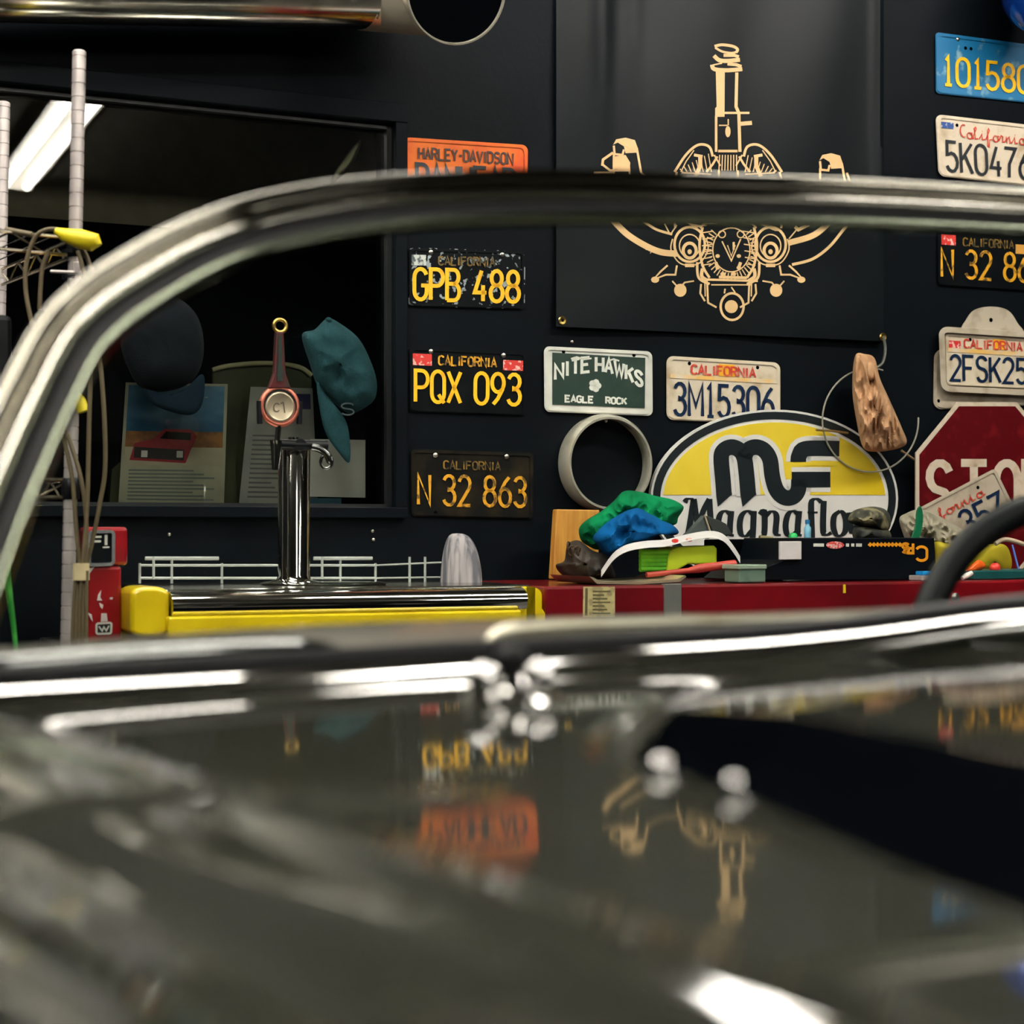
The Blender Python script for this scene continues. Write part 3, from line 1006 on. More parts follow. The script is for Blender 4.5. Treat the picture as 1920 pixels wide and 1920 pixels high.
# ------------------------------------------------------------------ stop sign
st_ = thing('stop_sign', 'weathered red octagonal stop sign with a white edge leaning on the wall', 'sign', W(1851, 1078, .05))
st_red = M('faded_red_sign_paint', (84, 6, 14), .5, spec=.12, c2=(112, 18, 22), scale=22, lo=.55, hi=.75)
st_white = M('aged_white_sign_paint', (205, 190, 170), .5, c2=(180, 158, 132), scale=24, lo=.5, hi=.7)


def octo(k):
    o = []
    for i in range(8):
        a = math.radians(22.5 + 45 * i)
        o.append((1851 + (134 - k) / .9239 * math.cos(a), 917 + (163 - k * 1.1) / .9239 * math.sin(a)))
    return o


MB().prism([W(x, y, .052) for x, y in octo(0)], NI * .004).build('panel', st_white, st_)
MB().prism([W(x, y, .0526) for x, y in octo(7)], NI * .0004).build('red_field', st_red, st_)
TST = lambda x, y, h: W(x, y, .0527 + h)
b = MB()
for k, c in enumerate('STOP'):
    x0 = 1742 + k * 60
    for g in GL[c]:
        b.ribbon([(x0 + p[0] * (40 if c != 'T' else 48) + (6 if c == 'O' else 0), 976 - p[1] * 108) for p in g], 15, TST, .0008)
b.build('sign_lettering', st_white, st_)

# ------------------------------------------------------------------ blue tank at the upper corner
tk = thing('blue_tank', 'glossy metallic blue tank mounted high above the blue plate', 'tank', W(1975, -30, .2))
blue_gloss = M('metallic_blue_paint', (16, 70, 170), .15, .4, coat=1.0)
MB().ball(W(1960, -30, .18), .118, 32, axis=(Z + U * .3).normalized(), k=1.15).build('tank_body', blue_gloss, tk, smooth=True)
MB().lathe([(.03, 0), (.03, .02), (.0, .024)], W(1960, -30, .18) + Z * .13, Z, 20).build('filler_cap', chrome, tk, smooth=True)
MB().fbox(sof(W(1985, -40, .1)) - .02, sof(W(1985, -40, .1)) + .02, 0, .1, W(1985, -40, .1).z - .02, W(1985, -40, .1).z + .02).build('bracket', black_m, tk)

# wall screws
for k, (x, y) in enumerate(((317, 1002), (698, 996), (700, 1012), (1072, 641))):
    b = MB()
    disc(b, (x, y), 0, .0045, .004, 10)
    o = b.build('wall_screw', bolt_m, None, smooth=True)
    tag(o, ['small bright screw head in the black wall over the cooler rail', 'upper of two bright screw heads in the wall under the window corner', 'lower of two bright screw heads in the wall under the window corner', 'small screw head in the wall above the club plate'][k], 'screw', 'screws in the black wall')

# ------------------------------------------------------------------ behind the window: brochures, papers, caps
def sheet(name, label, cat, quad, off, mat, thick=.0012, group=None):
    q_ = quad_map(*quad)
    m_ = q_(.5, 0)
    t_ = thing(name, label, cat, W(m_[0], m_[1], off), group=group)
    MB().prism([W(*q_(u, v), off) for u, v in ((0, 0), (1, 0), (1, 1), (0, 1))], NI * thick).build('paper', mat, t_)
    return t_, q_


def prt(t_, q_, name, pts, mat, off, h=.0006):
    MB().prism([W(*q_(u, v), off + h) for u, v in pts], NI * .0005).build(name, mat, t_)


R4 = lambda u0, v0, u1, v1: ((u0, v0), (u1, v0), (u1, v1), (u0, v1))
paper_g = M('aged_paper', (190, 184, 160), .6, c2=(150, 146, 120), scale=10, lo=.4, hi=.8)
bo = -.10
t, q = sheet('car_advert', 'framed magazine advert with a red car under a blue sky behind the window', 'poster',
             ((236, 717), (427, 720), (420, 946), (222, 944)), bo, paper_g)
prt(t, q, 'sky_print', R4(.03, .60, .97, .98), M('blue_sky_print', (30, 96, 140), .4, c2=(120, 165, 190), scale=3, lo=.4, hi=.7, stretch=(1, 1, 3)), bo)
prt(t, q, 'field_print', R4(.03, .47, .97, .60), M('dry_field_print', (170, 110, 50), .5, c2=(120, 70, 40), scale=30, lo=.4, hi=.6), bo)
prt(t, q, 'road_print', R4(.03, .32, .97, .47), M('pale_road_print', (190, 178, 150), .5), bo)
prt(t, q, 'car_print', ((.08, .36), (.62, .34), (.66, .44), (.72, .56), (.66, .62), (.40, .62), (.30, .54), (.12, .50)), M('red_car_print', (165, 24, 40), .4), bo, .0010)
prt(t, q, 'car_window_print', ((.36, .54), (.66, .53), (.66, .59), (.42, .60)), black_m, bo, .0014)
prt(t, q, 'car_grille_print', ((.12, .38), (.60, .36), (.60, .45), (.12, .47)), M('dark_grille_print', (36, 26, 26), .4), bo, .0014)
for u in (.22, .56):
    prt(t, q, 'headlamp_print', R4(u - .03, .385, u + .03, .44), white_m, bo, .0018)
b = MB()
for k in range(9):
    b.prism([W(*q(u, v), bo + .0006) for u, v in R4(.08, .03 + k * .03, .90 - .1 * (k % 3), .044 + k * .03)], NI * .0005)
b.build('text_print', M('grey_text_print', (120, 126, 120), .5), t)
b = MB()
for k in range(9):
    b.ribbon([q(.30 + k * .06, .885), q(.33 + k * .06, .89)], 2.2, lambda x, y, h: W(x, y, bo + .0008 + h), .0004)
b.build('headline_print', pale_stick, t)

t, q = sheet('white_leaflet', 'pale printed spec sheet standing behind the beer tower', 'paper', ((470, 725), (586, 728), (596, 948), (448, 946)), bo - .01, M('grey_paper', (178, 172, 166), .6, c2=(140, 136, 130), scale=12, lo=.4, hi=.8))
b = MB()
for k in range(14):
    b.prism([W(*q(u, v), bo - .0094) for u, v in R4(.10, .06 + k * .04, .55 - .05 * (k % 4), .075 + k * .04)], NI * .0004)
b.build('text_print', M('dark_text_print', (112, 110, 110), .5), t)
prt(t, q, 'logo_print', R4(.74, .82, .96, .95), M('violet_logo_print', (60, 50, 100), .5), bo - .01)

t, q = sheet('white_card', 'small blank white square card behind the window beside the beer tower', 'card', ((583, 823), (685, 825), (685, 933), (581, 931)), bo + .02, white_m, .004)
t, q = sheet('teal_strip', 'narrow teal strip lying under the white card', 'strip', ((582, 934), (640, 934), (640, 946), (582, 946)), bo + .03, M('teal_paper', (20, 80, 100), .5), .004)

# clear folder stand behind the leaflets
t = thing('folder_stand', 'translucent olive plastic folder stand behind the leaflets', 'stand', W(500, 945, -.16))
olive = M('olive_plastic', (84, 84, 60), .25, coat=.6, c2=(56, 58, 42), scale=5, lo=.4, hi=.7)
MB().prism([W(x, y, -.17) for x, y in ((398, 948), (398, 690), (430, 684), (500, 680), (560, 686), (585, 700), (590, 948))], NI * .05).build('folder', olive, t, bevel=.003)
MB().tube(spline3([W(398, 694, -.165), W(430, 686, -.165), W(500, 681, -.165), W(560, 688, -.165), W(584, 704, -.165)], 5), .006, 8).build('top_edge', M('pale_plastic_edge', (190, 180, 140), .25), t, smooth=True)
MB().prism([W(x, y, -.13) for x, y in ((205, 948), (210, 880), (232, 860), (236, 948))], NI * .03).build('side_flap', olive, t)
MB().prism([W(x, y, -.13) for x, y in ((420, 948), (424, 830), (440, 850), (446, 948))], NI * .03).build('side_flap', olive, t)

cap_teal = M('dark_teal_twill', (26, 54, 58), .9, spec=.08, var=.2, scale=30, bump=.3, bscale=300)
cap_dark = M('near_black_twill', (10, 15, 19), .9, spec=.08, var=.2, scale=30, bump=.3, bscale=300)
co = -.015
cap = thing('baseball_cap', 'dark teal cap hanging brim down in the window beside the tap handle', 'cap', W(640, 720, .0), group=None)
MB().pillow([(566, 628), (590, 618), (614, 597), (640, 608), (672, 634), (692, 670), (706, 712), (704, 745), (688, 762), (655, 775), (620, 750), (596, 725), (580, 680)], .03, .055, .24, 10, 3, back=.3, nr=16).build('crown', cap_teal, cap, smooth=True)
MB().pillow([(594, 715), (612, 740), (640, 775), (652, 800), (657, 840), (654, 868), (636, 850), (612, 815), (600, 770)], .06, .008, .1, 6, 4, back=1).build('brim', cap_teal, cap, smooth=True)
MB().lathe([(.008, 0), (.006, .004), (0, .005)], W(616, 600, .05), (Z - NI).normalized(), 12).build('button', cap_teal, cap, smooth=True)
b = MB()
for st in text_strokes('S', (640, 664, -778, -756)):
    b.ribbon([(x, -y) for x, y in st], 3, lambda x, y, h: W(x, y, .075 + h), .001)
b.build('emblem', M('grey_thread', (34, 48, 52), .8), cap)
cap = thing('baseball_cap', 'near-black cap hanging in the window over the car advert', 'cap', W(320, 640, .0))
MB().pillow([(226, 640), (240, 590), (280, 560), (330, 558), (368, 590), (382, 640), (376, 690), (350, 722), (300, 735), (262, 725), (240, 690)], .03, .055, .10, 8, 8, back=.3).build('crown', cap_dark, cap, smooth=True)
MB().pillow([(268, 728), (300, 742), (345, 730), (376, 702), (384, 716), (378, 760), (358, 778), (320, 772), (284, 756)], .05, .010, .1, 6, 9, back=1).build('brim', M('dark_blue_twill', (8, 22, 30), .9, spec=.08), cap, smooth=True)
t = thing('wall_decal', 'faint orange and grey logo on the dark office wall', 'decal', W(450, 625, -.54))
b = MB()
b.ribbon([(408, 615), (424, 634), (440, 615)], 6, lambda x, y, h: W(x, y, -.548 + h), .001)
b.build('mark', M('dull_orange_print', (44, 22, 14), .6), t)
b = MB()
for st in text_strokes('PHE', (448, 500, -634, -612)):
    b.ribbon([(x, -y) for x, y in st], 4, lambda x, y, h: W(x, y, -.548 + h), .001)
b.build('lettering', M('dull_grey_print', (20, 25, 28), .6), t)
# knife-like feather high on the glass
t = thing('leaf_ornament', 'slim dark leaf shaped ornament hanging slanted inside the window', 'ornament', W(650, 300, -.08))
MB().pillow([(676, 262), (670, 290), (652, 320), (634, 336), (618, 350), (628, 322), (650, 290)], -.08, .006, .1, 6, 3, nb=40).build('leaf', M('dull_steel', (86, 84, 66), .3, .8), t, smooth=True)

# ------------------------------------------------------------------ yellow cooler with chrome roll
FO = .55
cool = thing('drinks_cooler', 'yellow enamelled drinks cooler with a chrome rolled front edge and wire rail', 'cooler', WF(sof(W(640, 1130, FO)), .3, 0))
yellow = M('yellow_enamel', (226, 200, 16), .3, coat=.4, c2=(200, 170, 10), scale=8, lo=.4, hi=.8)
s0, s1 = sof(W(262, 1140, FO)), sof(W(1010, 1140, FO))
zt = W(600, 1102, FO).z
MB().fbox(s0, s1, .05, FO - .01, 0.08, zt - .012).build('body', yellow, cool, bevel=.012)
MB().fbox(s0 + .05, s1 - .02, .05, FO, zt - .012, zt).build('steel_top', chrome_worn, cool, bevel=.003)
b = MB()
c0, c1 = W(317, 1130, FO + .02), W(977, 1130, FO + .02)
zc = (c0.z + c1.z) / 2
c0.z = c1.z = zc
prof = [(.034 * math.sin(a) * 1.0, .0265 * math.cos(a)) for a in [math.radians(k * 15) for k in range(24)]]
b.prism([c0 - NI * x + Z * y for x, y in prof], c1 - c0)
b.build('chrome_roll', chrome, cool, smooth=True)
for xa, xb, ya in ((245, 318, 1100), (975, 1016, 1100)):
    o = rrect(0, -1, 1, 1, .35, .22)
    pts = [(lerp(xa, xb, u), lerp(1196, ya, (v + 1) / 2)) for u, v in rrect(0, -1, 1, 1, .4 if xa < 300 else .6, .32) if True]
    MB().prism([W(x, y, FO + .035) for x, y in pts], NI * .12).build('end_cap', yellow, cool, smooth=True, bevel=.008, auto=40)
MB().prism([W(x, y, FO + .02) for x, y in ((1010, 1140), (1018, 1142), (1023, 1150), (1023, 1170), (1010, 1170))], NI * .05).build('latch', yellow, cool, bevel=.003)
MB().wbox(316, 1157, 978, 1200, FO + .058, FO - .05).build('front_band', yellow, cool, bevel=.004)
for k in range(4):
    MB().fbox(s0 + .03 + (k % 2) * .78, s0 + .07 + (k % 2) * .78, .1 + (k // 2) * .36, .14 + (k // 2) * .36, 0, .08).build('foot', black_m, cool)
rail = MB()
wire_m = M('chrome_wire', (205, 210, 205), .25, .4)


def rl(x0, y0, x1, y1, off, r=.0028):
    rail.tube([W(x0, y0, off), W(x1, y1, off)], r, 6)


for a, c in ((262, 416), (578, 704)):
    rl(a + 10, 1047, c - 6, 1047, .22, .004)
    for y in (1060, 1084):
        rl(a, y, c, y, .22)
    rl(a, 1056, a, 1094, .22); rl(c, 1056, c, 1094, .22); rl(a + 26, 1044, a + 26, 1086, .24); rl(a + 60, 1048, a + 60, 1094, .22)
for y in (1060, 1084):
    rl(416, y, 578, y, .22); rl(704, y, 840, y + (-6 if y == 1060 else -2), .22, .002)
for x in (768, 797, 838):
    rl(x, 1044, x, 1094, .24)
rail.build('wire_rail', wire_m, cool, smooth=True)

# beer tower
TW = .34
tw = thing('beer_tower', 'chrome single column beer tower on the yellow cooler', 'beer tower', W(551, 1094, TW))
base = W(551, 1094, TW)
base.z = zt
r_ = .0335
top = W(551, 832, TW)
b = MB()
b.lathe([(.055, 0), (.056, .004), (.05, .008), (r_ + .003, .012), (r_, .02), (r_, top.z - base.z), (r_ - .003, top.z - base.z + .006), (0, top.z - base.z + .008)], base, Z, 40)
b.build('column', chrome, tw, smooth=True)
MB().lathe([(.13, 0), (.135, .003), (.125, .006), (0, .006)], base + U * .06 - NI * .02, Z, 40, sx=.6).build('drip_tray', chrome_worn, tw, smooth=True)
b = MB()
hb = W(551, 836, TW)
b.tube([hb - U * .045 - NI * .04, hb + U * .06 - NI * .04], .011, 12)
b.tube([hb, hb - NI * .05], .013, 12)
b.build('tap_manifold', black_m, tw, smooth=True)
b = MB()
b.tube([W(518, 826, TW + .06), W(518, 845, TW + .06), W(516, 880, TW + .065)], [.013, .011, .007], 12)
b.build('spout', chrome, tw, smooth=True)
b = MB()
b.tube(spline3([W(585, 838, TW + .05), W(600, 842, TW + .055), W(613, 852, TW + .06), W(620, 868, TW + .06)], 4), [.008] * 12 + [.006], 10)
b.tube([W(612, 862, TW + .06) + Vector((.012 * math.cos(a), 0, .012 * math.sin(a) * 1.2 - .004)) for a in [k * .5236 for k in range(12)]], .0035, 8, closed=True)
b.build('side_valve', M('dark_chrome', (110, 112, 112), .2, 1.0), tw, smooth=True)
MB().tube([W(551, 820, TW), W(551, 834, TW)], .012, 12).build('cap_nut', chrome, tw, smooth=True)
# connecting rod used as tap handle
rod = thing('tap_handle', 'engine connecting rod with a round medallion used as the tap handle', 'tap handle', W(524, 805, TW + .06))
iron = M('red_brown_forged_steel', (84, 30, 30), .4, .5, c2=(60, 50, 48), scale=30)
copper = M('copper_red_edge', (196, 110, 90), .35, .6)
oz = TW + .06


def ringw(cx, cy, r, tube_r, n=28):
    cc = W(cx, cy, oz)
    rr_ = (W(cx, cy - r, oz) - cc).length
    return [cc + U * (rr_ * math.cos(2 * math.pi * k / n)) + Z * (rr_ * math.sin(2 * math.pi * k / n)) for k in range(n)], tube_r


p, tr = ringw(525, 611, 12, .004)
MB().tube(p, tr, 8, closed=True).build('small_end', brass, rod, smooth=True)
b = MB()
b.prism([W(x, y, oz + .008) for x, y in ((518, 622), (532, 622), (536, 700), (546, 728), (504, 728), (514, 700))], NI * .016)
b.build('shank', iron, rod, bevel=.002)
MB().prism([W(x, y, oz + .0095) for x, y in ((522, 630), (528, 630), (530, 715), (520, 715))], NI * .004).build('shank_web', M('dark_green_steel', (50, 64, 60), .35, .7), rod)
p, tr = ringw(524, 762, 34, .0065)
MB().tube(p, tr, 10, closed=True).build('big_end', copper, rod, smooth=True)
b = MB()
for k in (-1, 1):
    b.tube([W(524 + k * 38, 752, oz), W(524 + k * 37, 795, oz)], .006, 8)
b.build('cap_bolt', black_m, rod, smooth=True)
cc = W(524, 763, oz)
MB().lathe([(.031, -.006), (.031, .005), (.028, .007), (.026, .0055), (0, .0055)], cc, -NI, 32).build('medallion', M('pewter', (176, 162, 138), .35, .5), rod, smooth=True)
MB().lathe([(.033, -.004), (.037, -.004), (.037, .006), (.033, .006)], cc, -NI, 32, closed=True).build('inner_ring', black_m, rod)
b = MB()
for st in (arc(519, 764, 6, 8, 40, 320, 8), [(531, 754), (534, 774)], [(526, 757), (531, 754)]):
    b.ribbon(st, 2.4, lambda x, y, h: W(x, y, oz + .0056 + h), .0008)
b.build('medallion_mark', M('dark_pewter', (90, 80, 70), .4), rod)
MB().tube([W(523, 796, oz), W(520, 828, oz)], .006, 10).build('ferrule', chrome, rod, smooth=True)

# grey cloth draped over a bottle
cb = thing('draped_cloth', 'grey striped cloth draped to a point on the end of the cooler', 'cloth', W(864, 1094, .3))
cb0 = W(866, 1095, .3)
cb0.z = zt
hh = W(858, 1000, .3).z - zt


def cloth_pt(u, v):
    a = 2 * math.pi * u
    r = .043 * math.sin(min(1, v * 1.0) * math.pi / 2) ** .55 * (1 + .14 * math.sin(5 * a + 1) * v + .07 * math.sin(11 * a) * v)
    return cb0 + U * (r * math.cos(a) - .012 * (1 - v) ** 2) + NI * (r * math.sin(a)) + Z * (hh * (1 - v ** 1.7))


MB().grid(cloth_pt, 60, 16).build('cloth', M('grey_striped_cotton', (164, 158, 160), .9, c2=(92, 92, 100), scale=7, lo=.42, hi=.6, stretch=(9, 9, .6)), cb, smooth=True)

# ------------------------------------------------------------------ red toy fuel pump on a side cabinet
PO = .50
cabn = thing('side_cabinet', 'low black side cabinet under the red fuel pump', 'cabinet', WF(sof(W(195, 1200, PO)), .4, 0))
zp = W(200, 1204, PO).z
sa, sb_ = sof(W(120, 1200, PO + .05)), sof(W(238, 1200, PO + .05))
MB().fbox(sa, sb_, .3, PO + .06, 0.02, zp).build('carcass', black_m, cabn, bevel=.004)
MB().fbox(sa + .01, sb_ - .01, PO + .06, PO + .075, .08, zp - .03).build('door', soft_black, cabn, bevel=.003)
MB().fbox(sa - .005, sb_ + .002, .29, PO + .08, zp - .02, zp).build('cabinet_top', black_m, cabn, bevel=.003)
MB().fbox(sb_ - .03, sb_ - .022, PO + .075, PO + .09, zp - .35, zp - .22).build('handle', chrome, cabn, bevel=.002)
pump = thing('fuel_pump', 'small red toy fuel pump with a silver framed dial standing beside the cooler', 'fuel pump', W(195, 1204, PO))
red_en = M('red_enamel', (150, 8, 22), .3, coat=.5, c2=(120, 6, 18), scale=6, lo=.4, hi=.7)
MB().wbox(162, 1062, 228, 1204, PO, PO - .06).build('lower_body', red_en, pump, bevel=.006)
MB().wbox(160, 988, 240, 1060, PO, PO - .07).build('head', red_en, pump, bevel=.007)
q = quad_map((165, 994), (216, 993), (215, 1061), (165, 1063))
TP = lambda x, y, h: W(x, y, PO + .001 + h)
MB().ribbon([q(u, v) for u, v in rrect(.05, .05, .95, .95, .12, .1)], 6, TP, .005, True).build('dial_frame', M('silver_frame', (200, 205, 210), .25, .8), pump)
MB().prism([W(*q(u, v), PO + .002) for u, v in R4(.08, .08, .92, .92)], NI * .001).build('dial_face', M('black_dial', (10, 16, 22), .2), pump)
b = MB()
for u0, v0, u1, v1 in ((.22, .78, .50, .84), (.22, .66, .48, .72), (.62, .58, .72, .86), (.55, .50, .80, .54)):
    b.prism([W(*q(u, v), PO + .003) for u, v in R4(u0, v0, u1, v1)], NI * .001)
b.build('dial_print', wl, pump)
b = MB()
for pts in (((184, 1115), (190, 1106), (188, 1120), (192, 1126), (182, 1126)), ((186, 1130), (194, 1134), (192, 1142), (188, 1138)), ((164, 1148), (172, 1152), (174, 1166), (170, 1160)), ((190, 1150), (200, 1150), (202, 1165), (189, 1166)),
            ((168, 1066), (178, 1062), (166, 1078)), ((206, 1120), (212, 1120), (211, 1124), (206, 1124))):
    b.prism([W(x, y, PO + .0012) for x, y in pts], NI * .001)
b.build('white_decals', M('chipped_white_decal', (214, 206, 206), .5), pump)
q = quad_map((179, 1168), (211, 1166), (210, 1189), (179, 1190))
MB().ribbon([q(u, v) for u, v in rrect(.06, .06, .94, .94, .12, .15)], 4, TP, .0012, True).build('badge_border', wl, pump)
MB().prism([W(*q(u, v), PO + .0015) for u, v in R4(.08, .08, .92, .92)], NI * .0012).build('badge', ink, pump)
b = MB()
b.ribbon([q(.2, .7), q(.4, .3), q(.5, .6), q(.65, .3), q(.8, .7)], 3, TP, .0016)
b.build('badge_mark', wl, pump)

# ------------------------------------------------------------------ wire shelving rack
rk = thing('wire_rack', 'chrome wire shelving rack with grooved posts at the window', 'shelving rack', Vector((-.81, 3.2, 0)))
RA = Vector((P(134, 300, 3.2).x, 3.2, 0))
RN = Vector((-.55, .835, 0))
RU = Vector((.835, .55, 0))
post_top = P(139, 92, 3.2).z


def post(base_, top_z, lean=Vector((0, 0, 0))):
    n = 14
    b_ = MB()
    prof = []
    z = 0.0
    while z < top_z - .012:
        prof += [(.0127, z), (.0127, z + .0225), (.0112, z + .0232), (.0112, z + .0248)]
        z += .0254
    prof += [(.0127, z), (.0127, top_z - .003), (.010, top_z), (0, top_z)]
    ax = (Z * top_z + lean).normalized()
    b_.lathe(prof, base_, ax, n)
    return b_.build('post', steel, rk, smooth=True, auto=35)


lean = RU * .045
for k, (du, dn) in enumerate(((0, 0), (0, .457), (-.90, 0), (-.90, .457))):
    post(RA - RU * .03 + RU * du + RN * dn, post_top, lean)
for z in (P(130, 446, 3.2).z, P(120, 900, 3.2).z, .55, .15):
    sh = MB()
    o = RA - RU * .03 + lean * (z / post_top) + Z * z
    for dz in (.0, -.032):
        for a, c in ((Vector(), -RU * .9), (-RU * .9, -RU * .9 + RN * .457), (-RU * .9 + RN * .457, RN * .457), (RN * .457, Vector())):
            sh.tube([o + a + Z * dz, o + c + Z * dz], .0034, 6)
    for k in range(15):
        x = -RU * (.06 * k)
        sh.tube([o + x - Z * (.032 * (k % 2)), o + x - RU * .06 - Z * (.032 * (1 - k % 2))], .0022, 5)
    for k in range(8):
        x = RN * (.057 * k)
        sh.tube([o + x - Z * (.032 * (k % 2)), o + x + RN * .057 - Z * (.032 * (1 - k % 2))], .0022, 5)
    for k in range(1, 22):
        sh.tube([o - RU * (.041 * k), o - RU * (.041 * k) + RN * .457], .0015, 4)
    sh.build('shelf', M('dull_chrome_wire', (170, 160, 140), .25, 1.0) if z > 1 else steel, rk, smooth=True)
    MB().lathe([(.0165, -.018), (.0165, .018), (.0145, .020), (.0145, -.020)], o - Z * .016, Z, 16, closed=True).build('collar', black_m, rk, smooth=True)
for y in (472, 520):
    MB().lathe([(.0145, -.003), (.0145, .003), (.012, .003), (.012, -.003)], P(131, y, 3.2), Z, 16, closed=True).build('zip_tie', black_m, rk)
MB().tube([P(95, 509, 3.17), P(140, 511, 3.17)], .003, 8).build('pin', steel, rk, smooth=True)
MB().obox(P(138, 512, 3.18), RU * .012, RN * .01, Z * .022).build('clip', steel, rk, bevel=.002)
# dark cases stored on the shelves
for lab, z, h, ww in (('tall black storage case on the upper wire shelf', P(130, 446, 3.2).z, .36, .50), ('black storage case on the middle wire shelf', P(120, 900, 3.2).z, .30, .62), ('black storage case on the shelf below the middle one', .55, .38, .7)):
    o = RA - RU * .09 + Z * (z + .004) + RN * .06 - RU * (.02 if z > 1.6 else 0)
    t = thing('storage_case', lab, 'case', o - RU * ww / 2, group='dark cases on the wire rack')
    if z > 1.6:
        o = RA - RU * .30 + Z * (z + .004) + RN * .06
        h = .12
    MB().obox(o - RU * ww, RU * ww, RN * .34, Z * h).build('shell', black_m, t, bevel=.01)
    MB().obox(o - RU * (ww + .004) - RN * .004, RU * (ww + .008), RN * .348, Z * .02 + Vector()).build('lid_rim', soft_black, t, bevel=.003)
    for k in (.25, .75):
        MB().obox(o - RU * (ww * k + .02) - RN * .01, RU * .04, RN * .01, Z * .05).build('latch', steel, t, bevel=.002)

# ------------------------------------------------------------------ extension cords with yellow plugs
cord_m = M('brown_rubber_cord', (92, 80, 56), .55, var=.15)
plug_m = M('yellow_rubber', (214, 196, 14), .5)
D1 = 3.14
ec = thing('extension_cord', 'brown extension cord with yellow plugs looped on the wire rack and bound with tape', 'extension cord', P(160, 1070, D1))
strands = [
    [(118, 432), (90, 430), (66, 445), (50, 490), (48, 540), (56, 590), (70, 640)],
    [(92, 470), (80, 500), (76, 540), (74, 580)],
    [(155, 466), (166, 490), (176, 530), (180, 600), (190, 700), (196, 790), (197, 880), (188, 940), (172, 1020), (156, 1075)],
    [(146, 470), (154, 500), (166, 560), (172, 650), (168, 760), (166, 850), (164, 930), (160, 1000), (152, 1075)],
    [(150, 700), (118, 780), (132, 830), (150, 890), (160, 950), (162, 1010), (158, 1075)],
    [(114, 770), (122, 830), (136, 900), (142, 980), (148, 1040), (150, 1075)],
    [(60, 440), (40, 436), (10, 430)],
]
for i, st in enumerate(strands):
    MB().tube(spline3([P(x, y, D1 + (i % 3) * .012) for x, y in st], 6), .0040 if i != 6 else .005, 8).build('cord', cord_m, ec, smooth=True)
for i in range(5):
    MB().tube(spline3([P(143 + i * 5, 1070, D1 + (i % 2) * .01), P(138 + i * 6, 1140, D1), P(134 + i * 7, 1260, D1)], 5), .0035, 8).build('cord', cord_m, ec, smooth=True)
MB().tube([P(152, 1056, D1 + .005), P(152, 1088, D1 + .005)], .0155, 12, flat=.8).build('tape_wrap', M('masking_tape', (196, 180, 140), .7), ec, smooth=True)
b = MB()
b.tube([P(104, 432, D1), P(120, 440, D1), P(150, 448, D1), P(178, 455, D1), P(182, 462, D1)], [.006, .012, .018, .017, .010], 12)
b.build('plug', plug_m, ec, smooth=True)
b = MB()
b.tube([P(144, 740, D1 + .02), P(150, 752, D1 + .02), P(157, 772, D1 + .02)], [.008, .011, .011], 12)
b.build('plug', plug_m, ec, smooth=True)
gs = thing('green_strap', 'bright green strap hanging beside the grooved rack post', 'strap', P(24, 1100, 2.9))
st = spline3([P(40, 905, 3.08), P(32, 940, 2.93), P(24, 1000, 2.9), P(15, 1060, 2.88), P(17, 1110, 2.88), P(26, 1180, 2.9), P(38, 1300, 2.9)], 6)
MB().tube(st, [.003 + .0042 * math.sin(math.pi * i / (len(st) - 1)) for i in range(len(st))], 8, flat=.8).build('webbing', M('green_webbing', (40, 140, 50), .6, c2=(90, 190, 80), scale=20, lo=.5, hi=.7), gs, smooth=True)

# ------------------------------------------------------------------ red tool chest
CO = .56
chest = thing('tool_chest', 'long dark red steel tool chest along the black wall', 'tool chest', WF(sof(W(1500, 1120, CO)), .3, 0))
red_st = M('dark_red_steel', (124, 8, 20), .28, coat=.5, c2=(84, 6, 16), scale=3, lo=.4, hi=.7)
s0c, s1c = sof(W(1027, 1120, CO)), sof(W(2120, 1120, CO))
ztc = W(1300, 1096, CO).z
MB().fbox(s0c, s1c, .07, CO - .02, .12, ztc - .03).build('cabinet_body', red_st, chest, bevel=.004)
MB().fbox(s0c - .006, s1c + .006, .06, CO, ztc - .085, ztc).build('top_tray', red_st, chest, bevel=.006)
for k in range(4):
    for j in range(3):
        w_ = (s1c - s0c - .04) / 3
        sx_ = s0c + .015 + j * (w_ + .005)
        z1 = ztc - .10 - k * .22
        d_ = MB().fbox(sx_, sx_ + w_, CO - .02, CO - .008, z1 - .21, z1).build('drawer', red_st, chest, bevel=.002)
        MB().fbox(sx_ + .03, sx_ + w_ - .03, CO - .008, CO + .004, z1 - .028, z1 - .01).build('handle', chrome_worn, d_, bevel=.002)
for k in range(4):
    MB().lathe([(.05, -.015), (.055, 0), (.05, .015)], WF(s0c + .1 + (k % 2) * (s1c - s0c - .2), .14 + (k // 2) * .3, .056), U, 20).build('caster', black_m, chest, smooth=True)
q = quad_map((1094, 1100), (1153, 1100), (1153, 1157), (1093, 1157))
MB().prism([W(*q(u, v), CO + .001) for u, v in R4(0, 0, 1, 1)], NI * .001).build('warning_label', M('cream_label', (186, 172, 120), .6, c2=(150, 136, 96), scale=70, lo=.5, hi=.6), chest)
b = MB()
for k in range(7):
    b.prism([W(*q(u, v), CO + .0014) for u, v in R4(.30, .10 + k * .12, .86 - .1 * (k % 3), .15 + k * .12)], NI * .0004)
b.prism([W(*q(u, v), CO + .0014) for u, v in R4(.06, .05, .14, .95)], NI * .0004)
b.build('label_text', M('olive_print', (90, 84, 50), .6), chest)
MB().wbox(1246, 1095, 1278, 1158, CO + .004, CO - .01).build('corner_strip', M('brushed_aluminium', (170, 172, 166), .35, .8), chest, bevel=.001)
MB().wbox(1582, 1096, 1586, 1112, CO + .003, CO - .01).build('yellow_tag', sg_yellow, chest)
